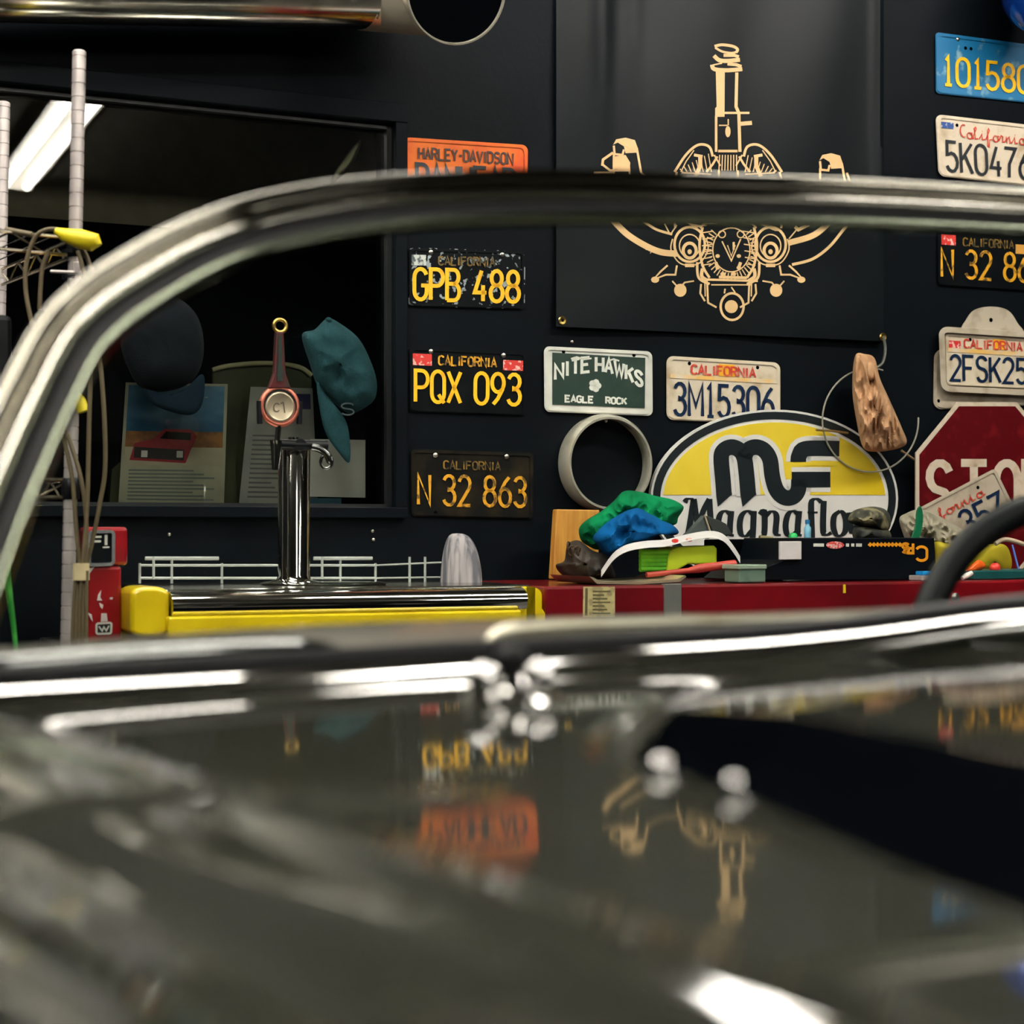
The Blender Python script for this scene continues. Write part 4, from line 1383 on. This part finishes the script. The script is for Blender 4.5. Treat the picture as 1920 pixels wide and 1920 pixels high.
MB().lathe([(.010, 0), (.011, .004), (.006, .007), (0, .007)], W(1790, 1120, CO), -NI, 16).build('lock', bolt_m, chest, smooth=True)


# ------------------------------------------------------------------ clutter on the tool chest
def on_top(off):
    """pixel row where things standing off in front of the wall meet the chest top"""
    d = (WO - CAM).dot(NI) - off
    return HY + (CAMZ - ztc) * FPX / d * math.cos(0)


wood = M('pine_wood', (206, 150, 62), .6, c2=(168, 106, 34), scale=9, lo=.35, hi=.7, stretch=(6, 6, .8))
t = thing('wooden_board', 'short pine board leaning upright against the black wall', 'board', W(1070, 1096, .1))
MB().prism([W(x, y, .10) for x, y in ((1044, 966), (1125, 967), (1122, 1097), (1036, 1097))], NI * .025).build('plank', wood, t, bevel=.003)
t = thing('dark_chain_pile', 'pile of dark brown chain and leather in front of the pine board', 'chain', W(1090, 1095, .3))
lea = M('dark_brown_leather', (40, 30, 22), .6, c2=(22, 18, 16), scale=20)
MB().pillow([(1058, 1060), (1064, 1030), (1085, 1022), (1110, 1040), (1135, 1050), (1150, 1075), (1148, 1096), (1080, 1097), (1052, 1085), (1042, 1068)], .26, .05, .35, 16, 3).build('leather', lea, t, smooth=True)
for k in range(12):
    c = (1066 + k * 5, 1034 + 4 * math.sin(k * 1.3) + k * 3.6)
    cc = W(c[0], c[1], .315)
    ax1, ax2 = (U, Z) if k % 2 else ((U + NI).normalized(), Z)
    MB().tube([cc + ax1 * (.008 * math.cos(a)) + ax2 * (.011 * math.sin(a)) for a in [j * math.pi / 5 for j in range(10)]], .0026, 6, closed=True).build('link', M('rusty_link', (70, 52, 36), .5, .6) if k == 0 else bpy.data.materials['rusty_link'], t, smooth=True)
green_c = M('green_shop_towel', (6, 122, 72), .9, spec=.1, c2=(4, 84, 46), scale=8, lo=.4, hi=.7, bump=.3, bscale=200)
blue_c = M('blue_shop_towel', (6, 84, 142), .9, spec=.1, c2=(4, 60, 110), scale=8, lo=.4, hi=.7, bump=.3, bscale=200)
t = thing('shop_rag', 'crumpled green rag on top of the tool chest pile', 'rag', W(1180, 1000, .3))
MB().pillow([(1086, 990), (1100, 975), (1125, 960), (1150, 940), (1170, 921), (1200, 922), (1230, 930), (1255, 935), (1272, 942), (1282, 952), (1272, 970), (1262, 985), (1200, 985), (1150, 1000), (1125, 1030), (1100, 1022), (1088, 1010)], .215, .05, .55, 19, 12, nr=22, nb=150).build('cloth', green_c, t, smooth=True)
t = thing('shop_rag', 'crumpled blue rag lying over the green rag', 'rag', W(1190, 1030, .33))
MB().pillow([(1112, 1008), (1130, 985), (1160, 965), (1190, 952), (1215, 960), (1240, 975), (1262, 985), (1273, 998), (1262, 1004), (1240, 1002), (1215, 1016), (1190, 1026), (1165, 1030), (1140, 1042), (1122, 1024)], .27, .055, .5, 19, 21, nr=22, nb=150).build('cloth', blue_c, t, smooth=True)
# curled white sheet
t = thing('paper_sheet', 'white paper sheet curled into an arch over the neon sponge', 'paper', W(1260, 1088, .42))
arch = resample([(1127, 1082), (1150, 1050), (1175, 1034), (1210, 1027), (1250, 1024), (1290, 1014), (1330, 1008), (1356, 1014), (1374, 1034), (1388, 1056)], 40, False)
sh_m = M('white_paper', (206, 202, 202), .7, var=.08)
MB().grid(lambda u, v: W(*arch[min(39, int(round(u * 39)))], lerp(.46, .335, v)) + Z * (.016 * v), 39, 6, -Z * .001).build('sheet', sh_m, t, smooth=True)
b = MB()
for x, y in ((1266, 1014), (1292, 1012)):
    b.prism([W(x + 7 * math.cos(k), y + 4 * math.sin(k), .44) for k in [i * .785 for i in range(8)]], NI * .0008)
b.build('red_print', red_stick, t)
t = thing('serving_tray', 'shallow pale metal tray at the front edge of the tool chest', 'tray', W(1200, 1096, .5))
MB().prism([W(x, y, .52) for x, y in ((1105, 1082), (1113, 1084), (1125, 1091), (1200, 1092), (1270, 1087), (1285, 1080), (1287, 1083), (1275, 1092), (1200, 1097), (1120, 1096))], NI * .2).build('pan', M('pale_tin', (190, 178, 150), .3, .7), t, smooth=True)
neon = M('neon_green_foam', (176, 200, 20), .7, c2=(160, 190, 24), scale=12, lo=.4, hi=.7, bump=.2)
neon_d = M('green_fibre', (70, 150, 10), .8, c2=(110, 180, 20), scale=20, lo=.4, hi=.7)
t = thing('neon_sponge', 'neon yellow-green sponge block with a darker green ribbed end', 'sponge', W(1270, 1078, .42))
MB().prism([W(x, y, .44) for x, y in ((1256, 1034), (1275, 1026), (1340, 1023), (1345, 1028), (1345, 1058), (1290, 1058), (1276, 1066), (1262, 1076), (1250, 1074))], NI * .09).build('block', neon, t, bevel=.004)
for k in range(5):
    y0 = 1035 + k * 8
    MB().tube([W(1200, y0, .43), W(1254, y0, .43)], .0065, 10).build('rib', neon_d, t, smooth=True)
t = thing('red_screwdriver', 'tool with a dull red rubber grip lying under the neon sponge', 'tool', W(1330, 1075, .46))
MB().tube([W(1212, 1078, .44), W(1290, 1070, .45), W(1310, 1066, .46), W(1378, 1057, .46)], [.006, .006, .010, .009], 12).build('grip', M('dull_red_rubber', (176, 62, 50), .5), t, smooth=True)
t = thing('grey_cloth', 'folded dark grey cloth with pointed corners behind the paper sheet', 'cloth', W(1325, 1000, .2))
gc = M('dark_grey_felt', (70, 78, 76), .9, c2=(46, 54, 54), scale=16, lo=.4, hi=.7)
MB().prism([W(x, y, .24) for x, y in ((1282, 1008), (1300, 990), (1322, 966), (1338, 1004), (1330, 1010))], NI * .02).build('left_fold', gc, t, bevel=.002)
MB().prism([W(x, y, .22) for x, y in ((1322, 966), (1350, 976), (1362, 982), (1374, 1003), (1340, 1005))], NI * .02).build('right_fold', M('charcoal_felt', (44, 48, 46), .9), t, bevel=.002)
MB().tube([W(1321, 965, .243), W(1334, 1004, .243)], .002, 6).build('hem', M('tan_hem', (180, 160, 130), .8), t)
t = thing('plastic_case', 'small translucent green plastic case beside the red grip', 'case', W(1410, 1090, .45))
MB().wbox(1386, 1064, 1436, 1092, .54, .475).build('box', M('pale_green_plastic', (104, 128, 112), .25, c2=(70, 96, 86), scale=10), t, bevel=.003)
MB().wbox(1384, 1059, 1438, 1067, .543, .472).build('lid', M('pale_green_lid', (140, 158, 140), .25), t, bevel=.002)
t = thing('parts_tray', 'black parts tray with pale rods between the paper sheet and the black box', 'tray', W(1420, 1060, .35))
MB().wbox(1372, 1014, 1470, 1088, .255, .12).build('tray_body', soft_black, t, bevel=.004)
for k, (x0, y0, x1, y1, r, c) in enumerate(((1388, 1046, 1428, 1044, .005, (196, 170, 130)), (1412, 1022, 1440, 1038, .006, (176, 168, 156)), (1396, 1022, 1412, 1026, .004, (120, 100, 80)), (1424, 1010, 1448, 1012, .005, (140, 130, 90)))):
    MB().tube([W(x0, y0, .262), W(x1, y1, .262)], r, 10).build('rod', M('rod_finish', c, .4, .3), t, smooth=True)
t = thing('white_card', 'white square card on the front of the black printed box', 'card', W(1483, 1050, .47))
MB().wbox(1463, 1015, 1503, 1049, .473, .4655).build('card', sh_m, t, bevel=.001)
bx = thing('printed_box', 'flat black cardboard box with an oval red logo and upside down orange lettering', 'box', W(1610, 1092, .45))
MB().prism([W(x, y, .465) for x, y in ((1400, 1093), (1425, 1072), (1470, 1056), (1480, 1014), (1752, 1013), (1755, 1060), (1735, 1092))], NI * .2).build('carton', M('black_carton', (4, 9, 16), .45, spec=.12), bx, bevel=.002)
TX = lambda x, y, h: W(x, y, .4655 + h)
MB().prism([TX(1566 + 17 * math.cos(k * .524), 1027 + 7 * math.sin(k * .524), .0006) for k in range(12)], NI * .0004).build('oval_logo', M('red_oval_print', (210, 70, 66), .5, c2=(230, 190, 186), scale=200, lo=.5, hi=.55), bx)
b = MB()
for x0, x1 in ((1525, 1545), (1586, 1592), (1596, 1602), (1605, 1616)):
    b.ribbon([(x0, 1027), (x1, 1027)], 6, TX, .0006)
b.build('white_print', wl, bx)
org = M('orange_print', (232, 150, 10), .5)
b = MB()
for k in range(9):
    b.ribbon([(1629 + k * 7, 1024), (1634 + k * 7, 1028)], 7, TX, .0006)
for c, x0, y0, sx_, sy_ in (('R', 1712, 1024, 16, 18), ('C', 1738, 1030, 20, 26), ('2', 1706, 1024, 0, 0)):
    if not sx_:
        continue
    for g in GL[c]:
        b.ribbon([(x0 - p[0] * sx_, y0 + p[1] * sy_) for p in g], 5, TX, .0006)
for g in GL['S']:
    b.ribbon([(1704 - p[0] * 12, 1024 + p[1] * 17) for p in g], 5, TX, .0006)
b.build('orange_print', org, bx)
t = thing('small_bottle', 'small light blue bottle standing behind the black printed box', 'bottle', W(1514, 1014, .24))
bz = W(1514, 1014, .24)
MB().lathe([(.008, 0), (.009, .002), (.009, .032), (.005, .038), (.005, .042)], bz, Z, 16).build('bottle_body', M('pale_blue_plastic', (120, 180, 206), .3), t, smooth=True)
MB().lathe([(.006, .042), (.006, .052), (0, .053)], bz, Z, 12).build('bottle_cap', M('blue_plastic_cap', (40, 110, 160), .3), t, smooth=True)
t = thing('green_stopper', 'tiny bright green plastic stopper beside the blue bottle', 'stopper', W(1487, 1008, .3))
MB().lathe([(.011, 0), (.011, .006), (.007, .011), (0, .012)], W(1487, 1008, .3), Z, 14).build('cap_body', M('bright_green_plastic', (24, 170, 84), .4), t, smooth=True)
t = thing('work_gloves', 'balled camouflage work gloves on the black printed box', 'gloves', W(1630, 1010, .38))
camo = M('camouflage_cloth', (44, 46, 36), .8, c2=(120, 112, 82), scale=26, lo=.5, hi=.6)
MB().pillow([(1590, 975), (1600, 958), (1630, 950), (1655, 953), (1668, 965), (1670, 985), (1660, 998), (1640, 990), (1606, 985)], .38, .05, .3, 14, 6).build('upper_glove', camo, t, smooth=True)
MB().pillow([(1600, 990), (1620, 986), (1650, 990), (1668, 996), (1666, 1014), (1606, 1014)], .38, .045, .3, 14, 7).build('lower_glove', M('dark_camouflage_cloth', (26, 28, 26), .8, c2=(60, 60, 46), scale=30, lo=.5, hi=.6), t, smooth=True)
t = thing('grey_rag', 'crumpled grey rag at the foot of the stop sign', 'rag', W(1750, 1030, .3))
MB().pillow([(1686, 975), (1700, 962), (1722, 955), (1745, 960), (1775, 975), (1800, 990), (1822, 1005), (1818, 1050), (1800, 1076), (1720, 1076), (1700, 1020)], .20, .05, .55, 26, 15, nr=22, nb=130).build('cloth', M('grey_cotton', (150, 142, 124), .9, c2=(112, 108, 92), scale=18, lo=.4, hi=.7), t, smooth=True)
t = thing('green_pouch', 'slim green plastic strip standing in the grey rag', 'strip', W(1722, 1010, .3))
MB().prism([W(x, y, .30) for x, y in resample([(1726, 948), (1731, 965), (1729, 990), (1722, 1012), (1710, 1012), (1718, 985), (1720, 960)], 24)], NI * .006).build('strip', M('dark_green_plastic', (10, 104, 66), .4), t, bevel=.001)
olive_y = M('olive_yellow_canvas', (172, 156, 16), .7, c2=(140, 124, 10), scale=10, lo=.4, hi=.7)
t = thing('yellow_bag', 'olive yellow tool pouch behind the steering wheel', 'pouch', W(1820, 1060, .35))
MB().pillow([(1752, 1016), (1780, 1020), (1830, 1022), (1880, 1020), (1895, 1040), (1896, 1066), (1880, 1077), (1840, 1078), (1790, 1078), (1745, 1072), (1738, 1058), (1752, 1050)], .27, .045, .15, 9, 9).build('pouch', olive_y, t, smooth=True)
t = thing('orange_grip', 'orange plastic grip lying beside the red ball', 'grip', W(1830, 1075, .46))
MB().pillow([(1808, 1072), (1822, 1058), (1836, 1050), (1848, 1060), (1838, 1070), (1818, 1076)], .46, .018, .1, 8, 3, nb=40, nr=8).build('grip', M('orange_plastic', (228, 92, 20), .4), t, smooth=True)
t = thing('red_ball', 'small glossy red ball on the tool chest clutter', 'ball', W(1866, 1077, .46))
MB().ball(W(1866, 1065, .46), .0135, 20).build('ball', M('red_rubber', (216, 56, 44), .35), t, smooth=True)
MB().lathe([(.004, 0), (.004, .003), (0, .004)], W(1866, 1065, .46) + Z * .012, Z, 10).build('stem', black_m, t)
t = thing('blue_clip', 'small bright blue clip on the chest edge by the black box', 'clip', W(1742, 1082, .5))
MB().wbox(1731, 1075, 1755, 1082, .51, .48).build('jaw', M('bright_blue_plastic', (10, 130, 200), .4), t, bevel=.002)
MB().wbox(1728, 1083, 1750, 1092, .52, .47).build('base', steel, t, bevel=.002)
t = thing('teal_tray', 'dark teal tool tray on the tool chest under the red ball', 'tray', W(1890, 1090, .45))
MB().wbox(1826, 1078, 2010, 1092, .50, .34).build('tray_body', M('dark_teal_plastic', (10, 74, 74), .4), t, bevel=.003)
t = thing('white_plug', 'small white plastic plug lying on the chest edge', 'plug', W(1812, 1095, .53))
MB().tube([W(1804, 1094, .53), W(1812, 1089, .53), W(1822, 1084, .53)], [.005, .007, .006], 10).build('plug_body', white_m, t, smooth=True)
t = thing('blue_pen', 'thin blue pen leaning by the yellow pouch', 'pen', W(1905, 1075, .42))
MB().tube([W(1898, 1022, .38), W(1910, 1068, .42)], .0028, 8).build('barrel', M('blue_pen_plastic', (10, 70, 150), .4), t, smooth=True)
MB().tube([W(1910, 1068, .42), W(1911, 1074, .422)], [.002, .0005], 8).build('nib', bolt_m, t)
t = thing('white_tube', 'pale bent tube resting on the yellow pouch', 'tube', W(1900, 1020, .3))
MB().tube(spline3([W(1866, 1020, .35), W(1880, 1012, .35), W(1900, 1014, .35), W(1935, 1026, .35)], 5), .006, 10).build('hose', M('cream_hose', (196, 176, 150), .5), t, smooth=True)

# settle the clutter so that nothing sinks into the chest top
for o in list(COL.objects):
    if o.parent is None and o.type == 'EMPTY' and o.name.split('.')[0] in ('wooden_board', 'dark_chain_pile', 'paper_sheet', 'serving_tray', 'neon_sponge', 'red_screwdriver', 'plastic_case', 'parts_tray', 'printed_box', 'teal_tray', 'blue_clip', 'white_plug'):
        mz = min(v.co.z + o.location.z for c in o.children for v in c.data.vertices)
        if mz < ztc + .0005:
            o.location.z += ztc + .0005 - mz

# ------------------------------------------------------------------ the car
CY = math.radians(35)
CA = Vector((math.cos(CY), math.sin(CY), 0))            # across the car
CF = Vector((math.sin(CY), -math.cos(CY), 0))           # towards its nose
CO_ = Vector((0, 1.2, 0))
car = thing('car', 'glossy black open-top vintage car with a chrome framed windshield', 'car', CO_ + CA * .45 + CF * .2, CY)
paint = M('black_car_paint', (46, 47, 40), .6, coat=1.0, spec=.0, var=.08, scale=3, crough=.045)
paint.node_tree.nodes['Principled BSDF'].inputs['Coat IOR'].default_value = 1.7
dash_m = M('dark_dash_paint', (84, 79, 68), .4, coat=.7, var=.1, crough=.1)
rubber = M('black_rubber', (6, 7, 10), .5, spec=.2)
car_chrome = M('car_chrome', (232, 232, 230), .05, 1.0, var=.02)

WY = math.radians(22)
WA = Vector((math.cos(WY), math.sin(WY), 0))
WB = Vector((-math.sin(WY), math.cos(WY), 0))
RAKE = math.radians(33)
WU = WB * math.sin(RAKE) + Z * math.cos(RAKE)           # up the glass
WN = WA.cross(WU)                                       # sign fixed below
if WN.y > 0:
    WN = -WN                                            # out of the glass, towards the nose
W0 = Vector((0, 1.2, CAMZ - .094))


def wpl(px, py):
    r = ray(px, py)
    t_ = (W0 - CAM).dot(WN) / r.dot(WN)
    p_ = CAM + r * t_ - W0
    return p_.dot(WA), p_.dot(WU)


def wpt(a, b_, h):
    return W0 + WA * a + WU * b_ + WN * h


outer = [wpl(*p_) for p_ in [(-250, 1330), (-205, 1200), (-160, 1080), (-110, 950), (-55, 825), (0, 712), (55, 612), (115, 545), (190, 492), (300, 430), (400, 389), (500, 362), (640, 339), (800, 327), (1000, 322), (1250, 327), (1600, 339), (1920, 358), (2100, 372)]]
am, bm = outer[-1]
outer += [(am + .14, bm - .012), (am + .26, bm - .06), (am + .36, bm - .15), (am + .44, bm - .28), (am + .52, bm - .46), (am + .55, -.01)]
AC = (outer[0][0] + am + .55) / 2                       # middle of the glass
path = resample(outer, 220, False)


def sweep(name, prof, mat, parent, pth=path):
    """prof: closed list of (inwards, out of the glass)"""
    n = len(pth)
    m_ = len(prof)
    vs, fs = [], []
    for i, p_ in enumerate(pth):
        a = Vector(pth[max(0, i - 2)])
        c = Vector(pth[min(n - 1, i + 2)])
        tt = (c - a).normalized()
        inn = Vector((tt.y, -tt.x))
        for o_, h in prof:
            vs.append(wpt(p_[0] + inn.x * o_, p_[1] + inn.y * o_, h))
    for i in range(n - 1):
        for k in range(m_):
            fs.append((i * m_ + k, i * m_ + (k + 1) % m_, (i + 1) * m_ + (k + 1) % m_, (i + 1) * m_ + k))
    fs += [tuple(range(m_)), tuple(range(n * m_ - 1, (n - 1) * m_ - 1, -1))]
    return MB().add(vs, fs).build(name, mat, parent, smooth=True, auto=40)


def half(o0, o1, h, back=-.008, n=8):
    return [(lerp(o0, o1, i / n), h * math.sin(math.pi * i / n) ** .7) for i in range(n + 1)] + [(o1, back), (o0, back)]


inner = []
for i in range(0, len(path), 3):
    a = Vector(path[max(0, i - 2)])
    c = Vector(path[min(len(path) - 1, i + 2)])
    tt = (c - a).normalized()
    inner.append((path[i][0] + tt.y * .050, path[i][1] - tt.x * .050))
inner = [p_ for p_ in inner if p_[1] > -.01]
gl = MB()
gl.prism([wpt(a, b_, .0) for a, b_ in inner], -WN * .004)
wind = gl.build('windshield', wind_glass, car)
sweep('outer_trim', half(0, .0195, .011), M('black_chrome', (128, 125, 115), .05, 1.0), wind)
sweep('second_trim', half(.0215, .0325, .0065), M('smoked_chrome', (210, 207, 198), .05, 1.0), wind)
sweep('rubber_seal', half(.0325, .047, -.003), rubber, wind)
sweep('inner_trim', half(.047, .055, .004), M('dull_trim', (140, 148, 130), .12, 1.0), wind)


# lower chrome moulding: follows measured line along the base of the glass
def strip_z(a):
    pts_ = [(-.6, -.112), (-.358, -.1035), (0, -.0945), (.25, -.0865), (.433, -.069), (.7, -.060), (1.6, -.060)]
    for (a0, z0), (a1, z1) in zip(pts_, pts_[1:]):
        if a <= a1:
            return lerp(z0, z1, (a - a0) / (a1 - a0))
    return -.06


def strip_pt(a):
    return Vector((0, 1.2, CAMZ + strip_z(a))) + WA * a


sp = spline3([strip_pt(-.5 + .1 * k) for k in range(20)], 4)
MB().tube(sp, .0095, 16).build('lower_trim', car_chrome, wind, smooth=True)
sp2 = [p_ + Z * .012 + WB * .012 for p_ in sp]
MB().tube(sp2, .009, 8).build('lower_seal', rubber, wind, smooth=True)


# hood height field: a across, f towards the nose
def hood_z(a, f_):
    c_ = a if a < .5 else 1.0 - a
    z = -.090 - .010 * f_ - .026 * f_ * f_
    if c_ > -.365:
        z -= .027 * (c_ - .5) ** 2
    else:                                   # flatter shoulder outside the crease
        z -= .027 * .865 ** 2 - .018 * (c_ + .365)
    z += .0056 * math.exp(-((c_ + .365) / .0125) ** 2)
    z -= .0140 * math.exp(-((c_ + .452) / .032) ** 2)
    sd = -(c_ + .36) * .645 + (f_ - .30) * .764
    sl = (c_ + .36) * .764 + (f_ - .30) * .645
    z += .0048 * math.exp(-(sd / .011) ** 2) * sstep(-.30, -.15, sl) * sstep(.13, .06, sl)
    z += .006 * math.exp(-((c_ + .53) / .035) ** 2)
    if c_ < -.54:
        z -= ((-.54 - c_) * 1.9) ** 1.6
    # central scoop bulge with a steep flank
    H = .030 * sstep(.08, .46, f_)
    lo_ = lerp(-.175, -.245, sstep(.34, .66, f_)) if f_ > .34 else lerp(.03, -.175, sstep(.10, .34, f_))
    hi_ = lerp(-.145, -.155, sstep(.34, .6, f_)) if f_ > .34 else lerp(.14, -.145, sstep(.10, .34, f_))
    c_ = a if a < .5 else 1.0 - a
    z += H * sstep(lo_, hi_, c_)
    return z


def fstart(a):
    return .231 * a - .004 if a < 1.6 else .37


def car_pt(a, f_, z):
    return CO_ + CA * a + CF * f_ + Z * (CAMZ + z)


A0, A1, F1 = -.66, 1.66, 1.55


def hood_pt(u, v):
    a = lerp(A0, A1, u)
    f0 = fstart(max(-.6, a))
    f_ = f0 + (F1 - f0) * v ** 1.25
    z = hood_z(a, f_)
    if v < .04:
        z = lerp(z, strip_z(a * .95) - .006, (1 - v / .04) ** 2)
    # nose rolls down
    z -= max(0, f_ - 1.2) ** 2 * 1.6
    return car_pt(a, f_, z)


hood = MB().grid(hood_pt, 300, 150).build('hood', paint, car, smooth=True, auto=60)
# fender sides and nose so that the shell reads as a body
b = MB()
for a in (A0, A1):
    b.grid(lambda u, v, a=a: car_pt(a + (-.03 if a < 0 else .03) * math.sin(v * math.pi * .6), lerp(fstart(a), F1, u), lerp(hood_z(a, lerp(fstart(a), F1, u)) - max(0, lerp(fstart(a), F1, u) - 1.2) ** 2 * 1.6, -.95, v)), 30, 10)
b.build('fender_side', paint, car, smooth=True)
MB().grid(lambda u, v: car_pt(lerp(A0, A1, u), F1 + .05 * math.sin(v * math.pi), lerp(hood_z(lerp(A0, A1, u), F1) - .196, -.9, v)), 40, 10).build('nose', paint, car, smooth=True)
for a in (A0 + .18, A1 - .18):
    for ff in (.95,):
        w_ = MB().lathe([(.0, -.09), (.24, -.09), (.335, -.08), (.345, -.05), (.345, .05), (.335, .08), (.24, .09), (0, .09)], car_pt(a, ff, -CAMZ + .345), CA, 32).build('wheel', rubber, car, smooth=True)
        MB().lathe([(.20, -.1), (.19, -.105), (.0, -.11)], car_pt(a, ff, -CAMZ + .345), CA, 32).build('hub_cap', chrome, w_, smooth=True)

# chrome beads added as glints at the scoop flank's tail and along it
for a, ff, r_s in ((-.176, .372, .0052), (-.185, .43, .004)):
    c = car_pt(a, ff, hood_z(a, ff) + .003)
    MB().lathe([(r_s * 1.2, -.004), (r_s * 1.2, 0), (r_s, .003), (r_s * .5, .0045), (0, .005)], c, Z, 14).build('glint_bead', car_chrome, hood, smooth=True)


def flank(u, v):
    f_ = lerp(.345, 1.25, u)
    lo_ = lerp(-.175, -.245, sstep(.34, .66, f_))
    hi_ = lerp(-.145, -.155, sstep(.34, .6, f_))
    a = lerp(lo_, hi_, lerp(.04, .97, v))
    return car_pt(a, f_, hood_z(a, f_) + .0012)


MB().grid(flank, 60, 12).build('dark_reflection_sheet', soft_black, hood, smooth=True)  # matte black sheet over the flank paints its dark reflection, no separate panel

# wiper pivot
wv = car_pt(-.090, .128, hood_z(-.090, .128))
pv = MB().lathe([(.030, -.002), (.031, .002), (.024, .006), (.014, .009), (.012, .016), (0, .017)], wv, Z, 28).build('wiper_pivot', car_chrome, car, smooth=True)
MB().ball(wv + Z * .024, .0105, 18).build('pivot_cap', rubber, pv, smooth=True)
for k in (-1, 1):
    c = wv + CA * (.021 * k) + Z * .016
    MB().tube([c - Z * .012, c - Z * .004, c + Z * .004, c + Z * .008], [.008, .0095, .0085, .003], 14).build('pivot_nut', car_chrome, pv, smooth=True)


# dashboard behind the glass
def fplane(px, py, back):
    """point at a pixel on the upright plane back metres behind the base of the glass"""
    o_ = Vector((0, 1.2, 0)) + WB * back
    r = ray(px, py)
    return CAM + r * ((o_ - CAM).dot(WB) / r.dot(WB))


crest_px = [(-300, 1226), (0, 1214), (200, 1198), (400, 1184), (600, 1171), (800, 1164), (1000, 1158), (1250, 1152), (1500, 1150), (1700, 1143), (1920, 1124), (2200, 1110)]
cr = [fplane(x, y, .20) for x, y in crest_px]
cr = spline3(cr, 5)


def dash_pt(u, v):
    i = u * (len(cr) - 1)
    k = min(len(cr) - 2, int(i))
    c = cr[k].lerp(cr[k + 1], i - k)
    a = (c - W0).dot(WA)
    front = strip_pt(a) + WB * .030 - Z * .006
    if v < .5:
        t_ = v * 2
        p_ = front.lerp(c, t_)
        p_.z = lerp(front.z, c.z, math.sin(t_ * math.pi / 2) ** .9)
        return p_
    t_ = (v - .5) * 2
    return c + WB * (.06 * math.sin(t_ * math.pi / 2)) - Z * (.16 * t_ ** 1.6)


dash = MB().grid(dash_pt, 80, 24).build('dashboard', dash_m, car, smooth=True, auto=70)
# dark padded roll on the near side of the dash
pts = [fplane(x, y, .075) for x, y in ((-260, 1290), (-100, 1280), (60, 1268), (240, 1254), (420, 1244), (560, 1240), (640, 1244), (700, 1254))]
MB().tube(spline3(pts, 5), [.016] * 26 + [.0155, .015, .0145, .013, .0115, .009, .006, .004, .002, .001], 20).build('dash_roll', M('black_vinyl_roll', (8, 9, 14), .12, coat=1.0), dash, smooth=True)
# chrome edge of the instrument hood
pts = [fplane(x, y, .055) for x, y in ((916, 1216), (922, 1202), (938, 1190), (968, 1181), (1040, 1175), (1150, 1172), (1280, 1168), (1420, 1164), (1700, 1152), (2100, 1132))]
sp3 = spline3(pts, 6)
MB().tube(sp3, .0055, 12).build('instrument_trim', satin, dash, smooth=True)
MB().grid(lambda u, v: sp3[min(len(sp3) - 1, int(round(u * (len(sp3) - 1))))] - Z * (.020 * v) - WB * (.020 * math.sin(v * 1.57)), len(sp3) - 1, 8).build('instrument_hood', dash_m, dash, smooth=True)
pts = [fplane(x, y, .05) for x, y in ((938, 1206), (972, 1196))]
MB().tube(pts, .002, 8).build('toggle', car_chrome, dash, smooth=True)

# steering wheel
sc = P(2075, 1300, 1.86)
sax = Vector((.20, -.93, .28)).normalized()
sx = (CA - sax * CA.dot(sax)).normalized()
sy = sax.cross(sx)
sw = MB().tube([sc + (sx * math.cos(a) + sy * math.sin(a)) * .215 for a in [2 * math.pi * k / 64 for k in range(64)]], .0165, 14, closed=True).build('steering_wheel', M('black_bakelite', (8, 12, 15), .5, spec=.2), car, smooth=True)
b = MB()
for k in range(3):
    a = math.pi / 2 + k * 2 * math.pi / 3
    b.tube([sc + (sx * math.cos(a) + sy * math.sin(a)) * r_s for r_s in (.02, .1, .2)], [.012, .008, .008], 10)
b.build('spokes', car_chrome, sw, smooth=True)
MB().lathe([(.04, -.02), (.045, 0), (.03, .02), (0, .024)], sc, -sax, 24).build('horn_button', car_chrome, sw, smooth=True)
MB().tube([sc, sc + CF * .25 - Z * .10], .02, 12).build('steering_column', black_m, sw, smooth=True)
# cabin sides and floor behind the dash
b = MB()
for a in (A0, A1):
    b.obox(car_pt(a - (.02 if a > 0 else 0), fstart(a), -.95), CA * .02, -CF * 1.3, Z * .80)
b.build('door', paint, car, bevel=.005)
MB().obox(car_pt(A0, .1, -.98), CA * (A1 - A0), -CF * 1.45, Z * .05).build('cabin_floor', soft_black, car)
